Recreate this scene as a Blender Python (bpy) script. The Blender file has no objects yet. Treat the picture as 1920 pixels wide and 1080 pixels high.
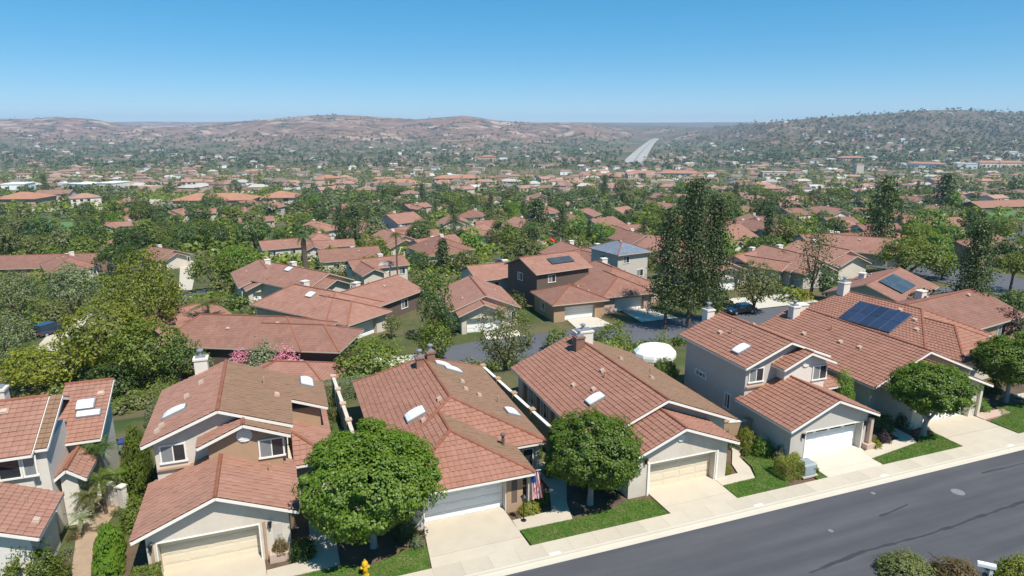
import bpy, math, random
import numpy as np
from mathutils import Matrix, Vector

random.seed(7)
SC = bpy.context.scene
COL = SC.collection
R = math.radians

# ---------------------------------------------------------------- camera
FPX, PITCH, CAM_Z = 1220.0, R(13.904), 22.0
cam_data = bpy.data.cameras.new("camera")
cam_data.sensor_width = 36.0
cam_data.lens = 36.0 * FPX / 1920.0
cam_data.clip_start, cam_data.clip_end = 0.5, 30000.0
cam = bpy.data.objects.new("camera", cam_data)
COL.objects.link(cam)
cam.location = (0, 0, CAM_Z)
cam.rotation_euler = (R(90) - PITCH, 0, 0)
SC.camera = cam

# ---------------------------------------------------------------- sky and sun
HAZE_DENSITY = 0.000095
SUN_EL, SUN_AZ = 58.0, -51.0            # azimuth counter-clockwise from +X
world = bpy.data.worlds.new("World")
SC.world = world
world.use_nodes = True
wt = world.node_tree
for n in list(wt.nodes):
    wt.nodes.remove(n)
w_out = wt.nodes.new("ShaderNodeOutputWorld")
w_bg = wt.nodes.new("ShaderNodeBackground")
w_sky = wt.nodes.new("ShaderNodeTexSky")
w_sky.sky_type = 'NISHITA'
w_sky.sun_disc = False
w_sky.sun_elevation = R(SUN_EL)
w_sky.sun_rotation = R(90.0 - SUN_AZ)
w_sky.altitude = 0.0
w_sky.air_density = 0.6
w_sky.dust_density = 0.0
w_sky.ozone_density = 8.0
w_hsv = wt.nodes.new("ShaderNodeHueSaturation")
w_hsv.inputs['Saturation'].default_value = 1.75
w_hsv.inputs['Hue'].default_value = 0.49
w_hsv.inputs['Value'].default_value = 2.3
w_gam = wt.nodes.new("ShaderNodeGamma")
w_gam.inputs['Gamma'].default_value = 0.5
wt.links.new(w_sky.outputs[0], w_gam.inputs['Color'])
wt.links.new(w_gam.outputs[0], w_hsv.inputs['Color'])
wt.links.new(w_hsv.outputs[0], w_bg.inputs['Color'])
w_bg.inputs['Strength'].default_value = 0.097
wt.links.new(w_bg.outputs[0], w_out.inputs['Surface'])

sun_data = bpy.data.lights.new("sun", 'SUN')
sun_data.energy = 4.4
sun_data.angle = R(0.53)
sun_data.color = (1.0, 0.955, 0.89)
sun = bpy.data.objects.new("sun", sun_data)
COL.objects.link(sun)
SUN_DIR = Vector((math.cos(R(SUN_EL)) * math.cos(R(SUN_AZ)), math.cos(R(SUN_EL)) * math.sin(R(SUN_AZ)), math.sin(R(SUN_EL))))
sun.rotation_euler = SUN_DIR.to_track_quat('Z', 'Y').to_euler()
sun.location = (0, -40, 120)

SC.view_settings.view_transform = 'Standard'
SC.view_settings.look = 'None'
SC.view_settings.exposure = 0.55
SC.view_settings.gamma = 1.0
SC.view_settings.use_curve_mapping = False
SC.render.engine = 'CYCLES'
SC.cycles.use_denoising = True
SC.cycles.max_bounces = 6
SC.cycles.transparent_max_bounces = 4
SC.cycles.volume_bounces = 0
SC.cycles.caustics_reflective = False
SC.cycles.caustics_refractive = False

# ---------------------------------------------------------------- coordinates
STREET = R(20.0)                         # the street and the front row run 20 degrees off the camera's X
CA, SA = math.cos(STREET), math.sin(STREET)


def W(u, v):
    """street frame (u along the kerb, v away from the kerb) to world"""
    return u * CA - v * SA, u * SA + v * CA


def UV(x, y):
    return x * CA + y * SA, -x * SA + y * CA


PROFILE = ([-1e5, 53, 57, 65, 69, 100, 120, 160, 250, 400, 700, 1000, 1300, 1e6],
           [0, 0, -1.2, -4.5, -4.9, -5.4, -8, -12.5, -20, -30, -45, -57, -62, -62])
SKY_PX = [-900, -300, 0, 60, 110, 180, 230, 300, 380, 450, 520, 590, 640, 700, 780, 870, 930, 1000, 1100, 1200, 1280, 1330, 1400, 1450,
          1540, 1640, 1720, 1800, 1880, 1960, 2300, 2900]
SKY_Y = [226, 222, 223, 223, 219, 224, 234, 237, 235, 228, 222, 217, 216, 219, 224, 217, 226, 231, 232, 235, 237, 239, 232, 228, 221, 215,
         208, 207, 211, 213, 217, 224]
FOOT_PX = [-900, 300, 900, 1100, 1200, 1320, 1450, 2900]
FOOT_D = [2500, 2450, 2300, 2500, 3600, 2600, 1550, 1500]
CREST_D = [4400, 4400, 4300, 4500, 6000, 4600, 3100, 2900]


def vnoise(x, y, seed=0):
    """cheap value noise, vectorised, about -1..1"""
    x = np.asarray(x, float); y = np.asarray(y, float)
    xi = np.floor(x).astype(np.int64); yi = np.floor(y).astype(np.int64)
    fx = x - xi; fy = y - yi
    fx = fx * fx * (3 - 2 * fx); fy = fy * fy * (3 - 2 * fy)

    def h(a, b):
        n = (a * 374761393 + b * 668265263 + seed * 974711) & 0x7fffffff
        n = ((n ^ (n >> 13)) * 1274126177) & 0x7fffffff
        return ((n ^ (n >> 16)) & 0xffff) / 32767.5 - 1
    a = h(xi, yi); b = h(xi + 1, yi); c = h(xi, yi + 1); d = h(xi + 1, yi + 1)
    return (a * (1 - fx) + b * fx) * (1 - fy) + (c * (1 - fx) + d * fx) * fy


def ground(x, y):
    """terrain height (vectorised)"""
    x = np.asarray(x, float); y = np.asarray(y, float)
    v = -x * SA + y * CA
    t = np.clip((y - 100) / 250.0, 0, 1); t = t * t * (3 - 2 * t)
    s = v * (1 - t) + y * 0.94 * t
    z = np.interp(s, PROFILE[0], PROFILE[1])
    d = np.hypot(x, y)
    far = np.clip((d - 140) / 400, 0, 1)
    z = z + far * (vnoise(x / 90, y / 90, 3) * 1.5 + vnoise(x / 260, y / 260, 4) * 3)
    # hills
    px = 960 + 1257 * x / np.maximum(y, 1.0)
    px = np.where(y > 200, px, 960)
    foot = np.interp(px, FOOT_PX, FOOT_D); crest = np.interp(px, FOOT_PX, CREST_D)
    sk = np.interp(px, SKY_PX, SKY_Y)
    zc = 22 + (238 - sk) * crest / 1257
    k = np.clip((y - foot) / (crest - foot), 0, 1)
    rise = k ** 1.25 * (1 - 0.12 * np.sin(k * math.pi))
    gully = (vnoise(x / 230, y / 480, 5) * 24 + vnoise(x / 90, y / 210, 6) * 13 + vnoise(x / 38, y / 75, 8) * 5.0) * np.sin(np.clip(k, 0, 1) * math.pi) ** 0.8
    hill = -62 + (zc + 62) * rise + gully
    back = np.clip((y - crest) / 1500, 0, 1)
    hill = hill - back * (zc + 62) * 0.5
    # one more blue ridge far behind
    far_r = 22 + (238 - 229) * 9000 / 1257 + vnoise(x / 700, y * 0 + 3, 9) * 14
    kr = np.clip((y - 7200) / 1700, 0, 1)
    hill = np.where(kr > 0, np.maximum(hill, -62 + (far_r + 62) * kr), hill)
    return np.where(y > foot, np.maximum(z, np.where(k > 0, hill, z)), z)


def G(x, y):
    return float(ground(x, y))


CP, SP = math.cos(PITCH), math.sin(PITCH)


def spot(px, py, h=0.0):
    """where the sight line through a photo pixel comes within h of the ground"""
    xx = (px - 960) / FPX; yy = (540 - py) / FPX
    d = (xx, CP + yy * SP, -SP + yy * CP)
    t = 8.0
    last = t
    for _ in range(900):
        x, y, z = d[0] * t, d[1] * t, CAM_Z + d[2] * t
        if z <= G(x, y) + h:
            a, b = last, t
            for _ in range(24):
                m = (a + b) / 2
                if CAM_Z + d[2] * m <= G(d[0] * m, d[1] * m) + h:
                    b = m
                else:
                    a = m
            t = b
            break
        last = t
        t *= 1.012
    return d[0] * t, d[1] * t, G(d[0] * t, d[1] * t), t


# ---------------------------------------------------------------- materials
MATS = {}


def new_mat(name):
    m = bpy.data.materials.new(name)
    m.use_nodes = True
    nt = m.node_tree
    for n in list(nt.nodes):
        nt.nodes.remove(n)
    MATS[name] = m
    return m, nt, nt.nodes, nt.links


def scale_by(nt, col_out, fac_out):
    n = nt.nodes.new("ShaderNodeVectorMath"); n.operation = 'SCALE'
    nt.links.new(col_out, n.inputs[0]); nt.links.new(fac_out, n.inputs['Scale'])
    return n.outputs[0]


def mrange(nt, src, a, b, lo=0.0, hi=1.0):
    n = nt.nodes.new("ShaderNodeMapRange")
    n.inputs['From Min'].default_value = lo; n.inputs['From Max'].default_value = hi
    n.inputs['To Min'].default_value = a; n.inputs['To Max'].default_value = b
    nt.links.new(src, n.inputs['Value'])
    return n.outputs['Result']


def noise(nt, scale, detail=5.0, rough=0.6, coord='Object'):
    tc = nt.nodes.new("ShaderNodeTexCoord")
    n = nt.nodes.new("ShaderNodeTexNoise")
    n.inputs['Scale'].default_value = scale
    n.inputs['Detail'].default_value = detail
    n.inputs['Roughness'].default_value = rough
    nt.links.new(tc.outputs[coord], n.inputs['Vector'])
    return n.outputs['Fac']


def rnd_value(nt):
    """random value per loose piece and per object"""
    g = nt.nodes.new("ShaderNodeNewGeometry")
    o = nt.nodes.new("ShaderNodeObjectInfo")
    a = nt.nodes.new("ShaderNodeMath"); a.operation = 'ADD'
    nt.links.new(g.outputs['Random Per Island'], a.inputs[0]); nt.links.new(o.outputs['Random'], a.inputs[1])
    f = nt.nodes.new("ShaderNodeMath"); f.operation = 'FRACT'
    nt.links.new(a.outputs[0], f.inputs[0])
    return f.outputs[0]


def mixc(nt, fac, a, b):
    n = nt.nodes.new("ShaderNodeMix"); n.data_type = 'RGBA'
    if isinstance(fac, (int, float)):
        n.inputs['Factor'].default_value = fac
    else:
        nt.links.new(fac, n.inputs['Factor'])
    for key, val in (('A', a), ('B', b)):
        sock = [i for i in n.inputs if i.name == key and i.type == 'RGBA'][0]
        if isinstance(val, tuple):
            sock.default_value = (*val, 1)
        else:
            nt.links.new(val, sock)
    return [o for o in n.outputs if o.type == 'RGBA'][0]


def M(name, col, rough=0.85, var=0.12, scale=1.5, piece=0.0, col2=None, c2scale=0.25, c2lo=0.45, c2hi=0.65, bump=0.0, bscale=30.0,
      spec=0.3, metal=0.0, coat=0.0):
    m, nt, N, L = new_mat(name)
    out = N.new("ShaderNodeOutputMaterial"); p = N.new("ShaderNodeBsdfPrincipled")
    L.new(p.outputs[0], out.inputs['Surface'])
    base = N.new("ShaderNodeRGB"); base.outputs[0].default_value = (*col, 1)
    c = base.outputs[0]
    if col2:
        c = mixc(nt, mrange(nt, noise(nt, c2scale, 7, 0.65), 0, 1, c2lo, c2hi), c, col2)
    c = scale_by(nt, c, mrange(nt, noise(nt, scale, 6, 0.65), 1 - var * 2, 1 + var * 2))
    if piece:
        c = scale_by(nt, c, mrange(nt, rnd_value(nt), 1 - piece, 1 + piece))
    L.new(c, p.inputs['Base Color'])
    p.inputs['Roughness'].default_value = rough
    p.inputs['Specular IOR Level'].default_value = spec
    p.inputs['Metallic'].default_value = metal
    if coat:
        p.inputs['Coat Weight'].default_value = coat
    if bump:
        b = N.new("ShaderNodeBump"); b.inputs['Strength'].default_value = bump; b.inputs['Distance'].default_value = 0.02
        L.new(noise(nt, bscale, 4), b.inputs['Height']); L.new(b.outputs[0], p.inputs['Normal'])
    return m


def leaf_mat(name, a, b, trans=0.42, objvar=0.18):
    m, nt, N, L = new_mat(name)
    out = N.new("ShaderNodeOutputMaterial")
    c = mixc(nt, rnd_value(nt), a, b)
    c = scale_by(nt, c, mrange(nt, noise(nt, 0.55, 3, 0.6), 0.6, 1.4))
    o = N.new("ShaderNodeObjectInfo")
    c = scale_by(nt, c, mrange(nt, o.outputs['Random'], 1 - objvar, 1 + objvar))
    d = N.new("ShaderNodeBsdfDiffuse"); t = N.new("ShaderNodeBsdfTranslucent")
    g = N.new("ShaderNodeBsdfGlossy"); g.inputs['Roughness'].default_value = 0.45
    L.new(c, d.inputs['Color'])
    tw = N.new("ShaderNodeVectorMath"); tw.operation = 'MULTIPLY'; tw.inputs[1].default_value = (1.5, 1.35, 0.5)
    L.new(c, tw.inputs[0]); L.new(tw.outputs[0], t.inputs['Color'])
    mx = N.new("ShaderNodeMixShader"); mx.inputs[0].default_value = trans
    L.new(d.outputs[0], mx.inputs[1]); L.new(t.outputs[0], mx.inputs[2])
    m2 = N.new("ShaderNodeMixShader"); m2.inputs[0].default_value = 0.03
    L.new(mx.outputs[0], m2.inputs[1]); L.new(g.outputs[0], m2.inputs[2])
    L.new(m2.outputs[0], out.inputs['Surface'])
    return m


def tile_mat(name, a, b, lichen=None, lich_lo=0.48, lich_hi=0.62):
    m, nt, N, L = new_mat(name)
    out = N.new("ShaderNodeOutputMaterial"); p = N.new("ShaderNodeBsdfPrincipled")
    L.new(p.outputs[0], out.inputs['Surface'])
    c = mixc(nt, rnd_value(nt), a, b)
    tc = N.new("ShaderNodeTexCoord")
    if lichen:
        geo = N.new("ShaderNodeNewGeometry")
        nz = N.new("ShaderNodeTexNoise"); nz.inputs['Scale'].default_value = 0.35; nz.inputs['Detail'].default_value = 7
        nz.inputs['Roughness'].default_value = 0.7
        L.new(geo.outputs['Position'], nz.inputs['Vector'])
        c = mixc(nt, mrange(nt, nz.outputs['Fac'], 0, 1, lich_lo, lich_hi), c, lichen)
    geo2 = N.new("ShaderNodeNewGeometry")
    n2 = N.new("ShaderNodeTexNoise"); n2.inputs['Scale'].default_value = 0.9; n2.inputs['Detail'].default_value = 6
    L.new(geo2.outputs['Position'], n2.inputs['Vector'])
    c = scale_by(nt, c, mrange(nt, n2.outputs['Fac'], 0.84, 1.16))
    L.new(c, p.inputs['Base Color'])
    p.inputs['Roughness'].default_value = 0.8
    p.inputs['Specular IOR Level'].default_value = 0.25
    return m


def course_mat(name, a, b, step):
    """tile roof too far off to tell the tiles apart: courses follow the height up the slope"""
    m, nt, N, L = new_mat(name)
    out = N.new("ShaderNodeOutputMaterial"); p = N.new("ShaderNodeBsdfPrincipled")
    L.new(p.outputs[0], out.inputs['Surface'])
    tc = N.new("ShaderNodeTexCoord")
    v = N.new("ShaderNodeTexVoronoi"); v.inputs['Scale'].default_value = 2.2
    L.new(tc.outputs['Object'], v.inputs['Vector'])
    sepc = N.new("ShaderNodeSeparateColor"); L.new(v.outputs['Color'], sepc.inputs[0])
    c = mixc(nt, sepc.outputs[0], a, b)
    c = scale_by(nt, c, mrange(nt, noise(nt, 0.5, 6, 0.7), 0.7, 1.3))
    o = N.new("ShaderNodeObjectInfo")
    c = scale_by(nt, c, mrange(nt, o.outputs['Random'], 0.82, 1.14))
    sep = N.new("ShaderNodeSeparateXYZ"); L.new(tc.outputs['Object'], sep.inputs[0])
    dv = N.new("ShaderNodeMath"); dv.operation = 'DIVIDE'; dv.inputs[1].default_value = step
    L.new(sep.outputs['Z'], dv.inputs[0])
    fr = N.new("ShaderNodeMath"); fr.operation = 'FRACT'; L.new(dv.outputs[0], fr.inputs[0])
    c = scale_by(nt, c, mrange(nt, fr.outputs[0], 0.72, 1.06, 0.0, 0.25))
    L.new(c, p.inputs['Base Color'])
    bp = N.new("ShaderNodeBump"); bp.inputs['Strength'].default_value = 0.7; bp.inputs['Distance'].default_value = 0.05
    bp.invert = True
    L.new(fr.outputs[0], bp.inputs['Height']); L.new(bp.outputs[0], p.inputs['Normal'])
    p.inputs['Roughness'].default_value = 0.85
    p.inputs['Specular IOR Level'].default_value = 0.2
    return m


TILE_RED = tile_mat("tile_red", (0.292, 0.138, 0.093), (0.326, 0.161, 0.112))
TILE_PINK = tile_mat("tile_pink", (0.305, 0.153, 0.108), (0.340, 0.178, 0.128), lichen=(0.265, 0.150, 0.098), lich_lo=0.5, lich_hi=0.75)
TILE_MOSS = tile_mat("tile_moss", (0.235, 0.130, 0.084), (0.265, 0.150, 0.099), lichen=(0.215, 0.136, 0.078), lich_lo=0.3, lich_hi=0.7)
CAP = tile_mat("tile_cap", (0.235, 0.088, 0.052), (0.275, 0.112, 0.070))
UNDER = M("roof_under", (0.16, 0.075, 0.05), var=0.1)
ROOF_MID = course_mat("roof_courses", (0.252, 0.125, 0.089), (0.292, 0.153, 0.112), 0.115)
ROOF_FAR = M("roof_far", (0.29, 0.165, 0.12), var=0.2, scale=0.3, piece=0.3)
STUCCO = M("stucco_cream", (0.60, 0.53, 0.44), var=0.05, scale=2.5, bump=0.25, bscale=60, col2=(0.53, 0.46, 0.37), c2scale=0.6)
STUCCO_W = M("stucco_white", (0.66, 0.61, 0.53), var=0.05, scale=2.5, bump=0.25, bscale=60)
STUCCO_TAN = M("stucco_tan", (0.40, 0.265, 0.165), var=0.06, scale=2.5, bump=0.25, bscale=60)
STUCCO_GREY = M("stucco_grey", (0.50, 0.455, 0.395), var=0.05, scale=2, bump=0.2, bscale=60)
STUCCO_BROWN = M("stucco_brown", (0.13, 0.095, 0.075), var=0.08, scale=2)
STUCCO_PINK = M("stucco_pink", (0.50, 0.36, 0.28), var=0.06, scale=2)
WALLS = [STUCCO, STUCCO_W, STUCCO_PINK, STUCCO_GREY]
TRIM = M("trim_white", (0.78, 0.74, 0.66), rough=0.6, var=0.04, scale=3)
TRIM_M = M("trim_tan", (0.47, 0.39, 0.31), rough=0.7, var=0.06, scale=3)
TRIM_D = M("trim_dark", (0.20, 0.14, 0.10), rough=0.7, var=0.08)
DOOR_W = M("door_white", (0.82, 0.81, 0.78), rough=0.5, var=0.02, scale=1)
DOOR_C = M("door_cream", (0.66, 0.57, 0.42), rough=0.55, var=0.03, scale=1)
GLASS = M("window_glass", (0.025, 0.03, 0.035), rough=0.08, var=0.3, scale=0.7, spec=0.7)
CURTAIN = M("curtain", (0.20, 0.215, 0.21), rough=0.3, var=0.15, scale=4, spec=0.6)
SKYLIGHT = M("skylight_dome", (0.80, 0.80, 0.78), rough=0.25, var=0.03, spec=0.6)
METAL = M("metal_grey", (0.42, 0.42, 0.42), rough=0.4, var=0.06, metal=0.6)
BRICK_M = M("brick_brown", (0.22, 0.12, 0.085), var=0.15, scale=3, piece=0.25)
CONCRETE = M("concrete", (0.50, 0.435, 0.335), rough=0.9, var=0.06, scale=0.8, piece=0.06, col2=(0.45, 0.395, 0.305), c2scale=0.5, c2lo=0.5, c2hi=0.75, bump=0.15, bscale=25)
CONCRETE_L = M("concrete_light", (0.56, 0.505, 0.405), rough=0.9, var=0.05, scale=0.8, piece=0.05, col2=(0.5, 0.46, 0.38), c2scale=0.4, c2lo=0.55, c2hi=0.8)
SOIL = M("soil", (0.13, 0.085, 0.055), var=0.25, scale=1.5, col2=(0.075, 0.06, 0.035), c2scale=0.4, bump=0.5, bscale=8)
DIRT = M("dirt_path", (0.34, 0.245, 0.165), var=0.15, scale=1.5, bump=0.4, bscale=10)
BLACK = M("black_paint", (0.018, 0.018, 0.02), rough=0.45, var=0.1)
SOLAR = M("solar_cell", (0.026, 0.040, 0.078), rough=0.28, var=0.15, scale=2, spec=0.5, piece=0.25)
SOLAR_F = M("solar_frame", (0.20, 0.22, 0.25), rough=0.4, metal=0.5)
YELLOW = M("hydrant_yellow", (0.62, 0.36, 0.015), rough=0.4, var=0.08)
FLAG_R = M("flag_red", (0.52, 0.05, 0.06), rough=0.8, var=0.05)
FLAG_W = M("flag_white", (0.78, 0.74, 0.72), rough=0.8, var=0.05)
FLAG_B = M("flag_blue", (0.03, 0.05, 0.22), rough=0.8, var=0.05)
BARK = M("bark", (0.13, 0.095, 0.07), var=0.25, scale=3, bump=0.5, bscale=12)
BARK_G = M("bark_grey", (0.30, 0.27, 0.24), var=0.2, scale=3, bump=0.3, bscale=12)
WATER_UT = M("utility_grey", (0.27, 0.31, 0.32), rough=0.5, var=0.06)
ASPHALT_FAR = M("asphalt_far", (0.10, 0.102, 0.112), var=0.1, scale=0.3)

# asphalt of the front street: worn patches and dark tar lines that follow the road
m, nt, N, L = new_mat("asphalt")
out = N.new("ShaderNodeOutputMaterial"); pb = N.new("ShaderNodeBsdfPrincipled"); L.new(pb.outputs[0], out.inputs[0])
tc = N.new("ShaderNodeTexCoord"); mp = N.new("ShaderNodeMapping"); mp.inputs['Scale'].default_value = (0.06, 0.9, 1)
L.new(tc.outputs['Object'], mp.inputs['Vector'])
n1 = N.new("ShaderNodeTexNoise"); n1.inputs['Scale'].default_value = 1.2; n1.inputs['Detail'].default_value = 6; L.new(mp.outputs[0], n1.inputs['Vector'])
ca = mixc(nt, mrange(nt, n1.outputs['Fac'], 0, 1, 0.35, 0.7), (0.066, 0.066, 0.073), (0.096, 0.094, 0.099))
ca = scale_by(nt, ca, mrange(nt, noise(nt, 0.35, 6, 0.7), 0.82, 1.18))
ca = scale_by(nt, ca, mrange(nt, noise(nt, 45, 3, 0.7), 0.85, 1.15))
L.new(ca, pb.inputs['Base Color']); pb.inputs['Roughness'].default_value = 0.9; pb.inputs['Specular IOR Level'].default_value = 0.3
bb = N.new("ShaderNodeBump"); bb.inputs['Strength'].default_value = 0.3; bb.inputs['Distance'].default_value = 0.01
L.new(noise(nt, 70, 3), bb.inputs['Height']); L.new(bb.outputs[0], pb.inputs['Normal'])
ASPHALT = m
TAR = M("tar_line", (0.043, 0.043, 0.049), rough=0.7, var=0.2)

# lawn
m, nt, N, L = new_mat("lawn")
out = N.new("ShaderNodeOutputMaterial"); pb = N.new("ShaderNodeBsdfPrincipled"); L.new(pb.outputs[0], out.inputs[0])
ca = mixc(nt, mrange(nt, noise(nt, 0.9, 7, 0.75), 0, 1, 0.42, 0.66), (0.055, 0.130, 0.016), (0.165, 0.165, 0.055))
ca = scale_by(nt, ca, mrange(nt, noise(nt, 9, 4, 0.7), 0.6, 1.4))
L.new(ca, pb.inputs['Base Color']); pb.inputs['Roughness'].default_value = 0.95; pb.inputs['Specular IOR Level'].default_value = 0.1
bb = N.new("ShaderNodeBump"); bb.inputs['Strength'].default_value = 0.6; bb.inputs['Distance'].default_value = 0.05
L.new(noise(nt, 22, 3), bb.inputs['Height']); L.new(bb.outputs[0], pb.inputs['Normal'])
LAWN = m

# terrain: scrub and soil near, dry grass with brush and bare rock on the hills
m, nt, N, L = new_mat("terrain")
out = N.new("ShaderNodeOutputMaterial"); pb = N.new("ShaderNodeBsdfPrincipled"); L.new(pb.outputs[0], out.inputs[0])
near = mixc(nt, mrange(nt, noise(nt, 0.12, 7, 0.7), 0, 1, 0.42, 0.58), (0.06, 0.085, 0.025), (0.13, 0.11, 0.06))
valley = mixc(nt, mrange(nt, noise(nt, 0.006, 6, 0.65), 0, 1, 0.42, 0.6), (0.075, 0.095, 0.045), (0.21, 0.155, 0.105))
valley = mixc(nt, mrange(nt, noise(nt, 0.03, 5, 0.7), 0, 0.75, 0.52, 0.62), valley, (0.05, 0.065, 0.03))
hillc = mixc(nt, mrange(nt, noise(nt, 0.004, 8, 0.7), 0, 1, 0.4, 0.62), (0.285, 0.172, 0.122), (0.165, 0.112, 0.082))
hillc = mixc(nt, mrange(nt, noise(nt, 0.013, 6, 0.75), 0, 0.9, 0.50, 0.57), hillc, (0.05, 0.058, 0.034))
hillc = mixc(nt, mrange(nt, noise(nt, 0.0075, 5, 0.6), 0, 0.9, 0.565, 0.61), hillc, (0.42, 0.31, 0.23))
tc = N.new("ShaderNodeTexCoord"); sp_ = N.new("ShaderNodeSeparateXYZ"); L.new(tc.outputs['Object'], sp_.inputs[0])
c1 = mixc(nt, mrange(nt, sp_.outputs['Y'], 0, 1, 120, 320), near, valley)
hz = N.new("ShaderNodeMath"); hz.operation = 'ADD'; L.new(sp_.outputs['Z'], hz.inputs[0])
L.new(mrange(nt, noise(nt, 0.005, 5, 0.6), -22, 22, 0.3, 0.7), hz.inputs[1])
yfar = mrange(nt, sp_.outputs['Y'], 0, 1, 1900, 2300)
hfac = N.new("ShaderNodeMath"); hfac.operation = 'MULTIPLY'
L.new(yfar, hfac.inputs[0]); L.new(mrange(nt, hz.outputs[0], 0, 1, -48, -28), hfac.inputs[1])
xr_ = N.new('ShaderNodeMath'); xr_.operation = 'ADD'; L.new(sp_.outputs['X'], xr_.inputs[0]); L.new(mrange(nt, noise(nt, 0.004, 5, 0.65), -900, 900, .3, .7), xr_.inputs[1])
hillc = mixc(nt, mrange(nt, xr_.outputs[0], 0, .8, 500, 1100), hillc, (0.115, 0.102, 0.066))
c2 = mixc(nt, hfac.outputs[0], c1, hillc)
L.new(c2, pb.inputs['Base Color']); pb.inputs['Roughness'].default_value = 1.0; pb.inputs['Specular IOR Level'].default_value = 0.05
TERRAIN = m

LEAF = {
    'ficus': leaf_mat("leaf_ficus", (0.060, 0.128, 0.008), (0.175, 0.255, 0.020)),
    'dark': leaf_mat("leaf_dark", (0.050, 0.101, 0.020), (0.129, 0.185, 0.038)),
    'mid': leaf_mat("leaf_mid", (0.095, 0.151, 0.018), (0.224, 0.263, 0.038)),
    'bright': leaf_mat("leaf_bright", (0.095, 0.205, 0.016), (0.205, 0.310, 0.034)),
    'yellow': leaf_mat("leaf_yellow", (0.160, 0.195, 0.014), (0.300, 0.310, 0.034)),
    'olive': leaf_mat("leaf_olive", (0.106, 0.129, 0.034), (0.230, 0.241, 0.081)),
    'grey': leaf_mat("leaf_grey", (0.123, 0.162, 0.069), (0.258, 0.286, 0.151)),
    'pine': leaf_mat("leaf_pine", (0.038, 0.069, 0.020), (0.129, 0.162, 0.054), trans=0.25),
    'rust': leaf_mat("leaf_rust", (0.14, 0.09, 0.035), (0.22, 0.17, 0.06)),
    'far': leaf_mat("leaf_far", (0.054, 0.090, 0.027), (0.140, 0.168, 0.065), trans=0.25),
    'pink': leaf_mat("blossom_pink", (0.58, 0.16, 0.24), (0.66, 0.34, 0.42), trans=0.3),
    'pale': leaf_mat("leaf_pale", (0.20, 0.25, 0.13), (0.40, 0.44, 0.28)),
    'purple': leaf_mat("leaf_purple", (0.038, 0.022, 0.028), (0.09, 0.045, 0.055)),
    'grass': leaf_mat("grass_blade", (0.065, 0.155, 0.018), (0.150, 0.230, 0.045)),
}


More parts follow.
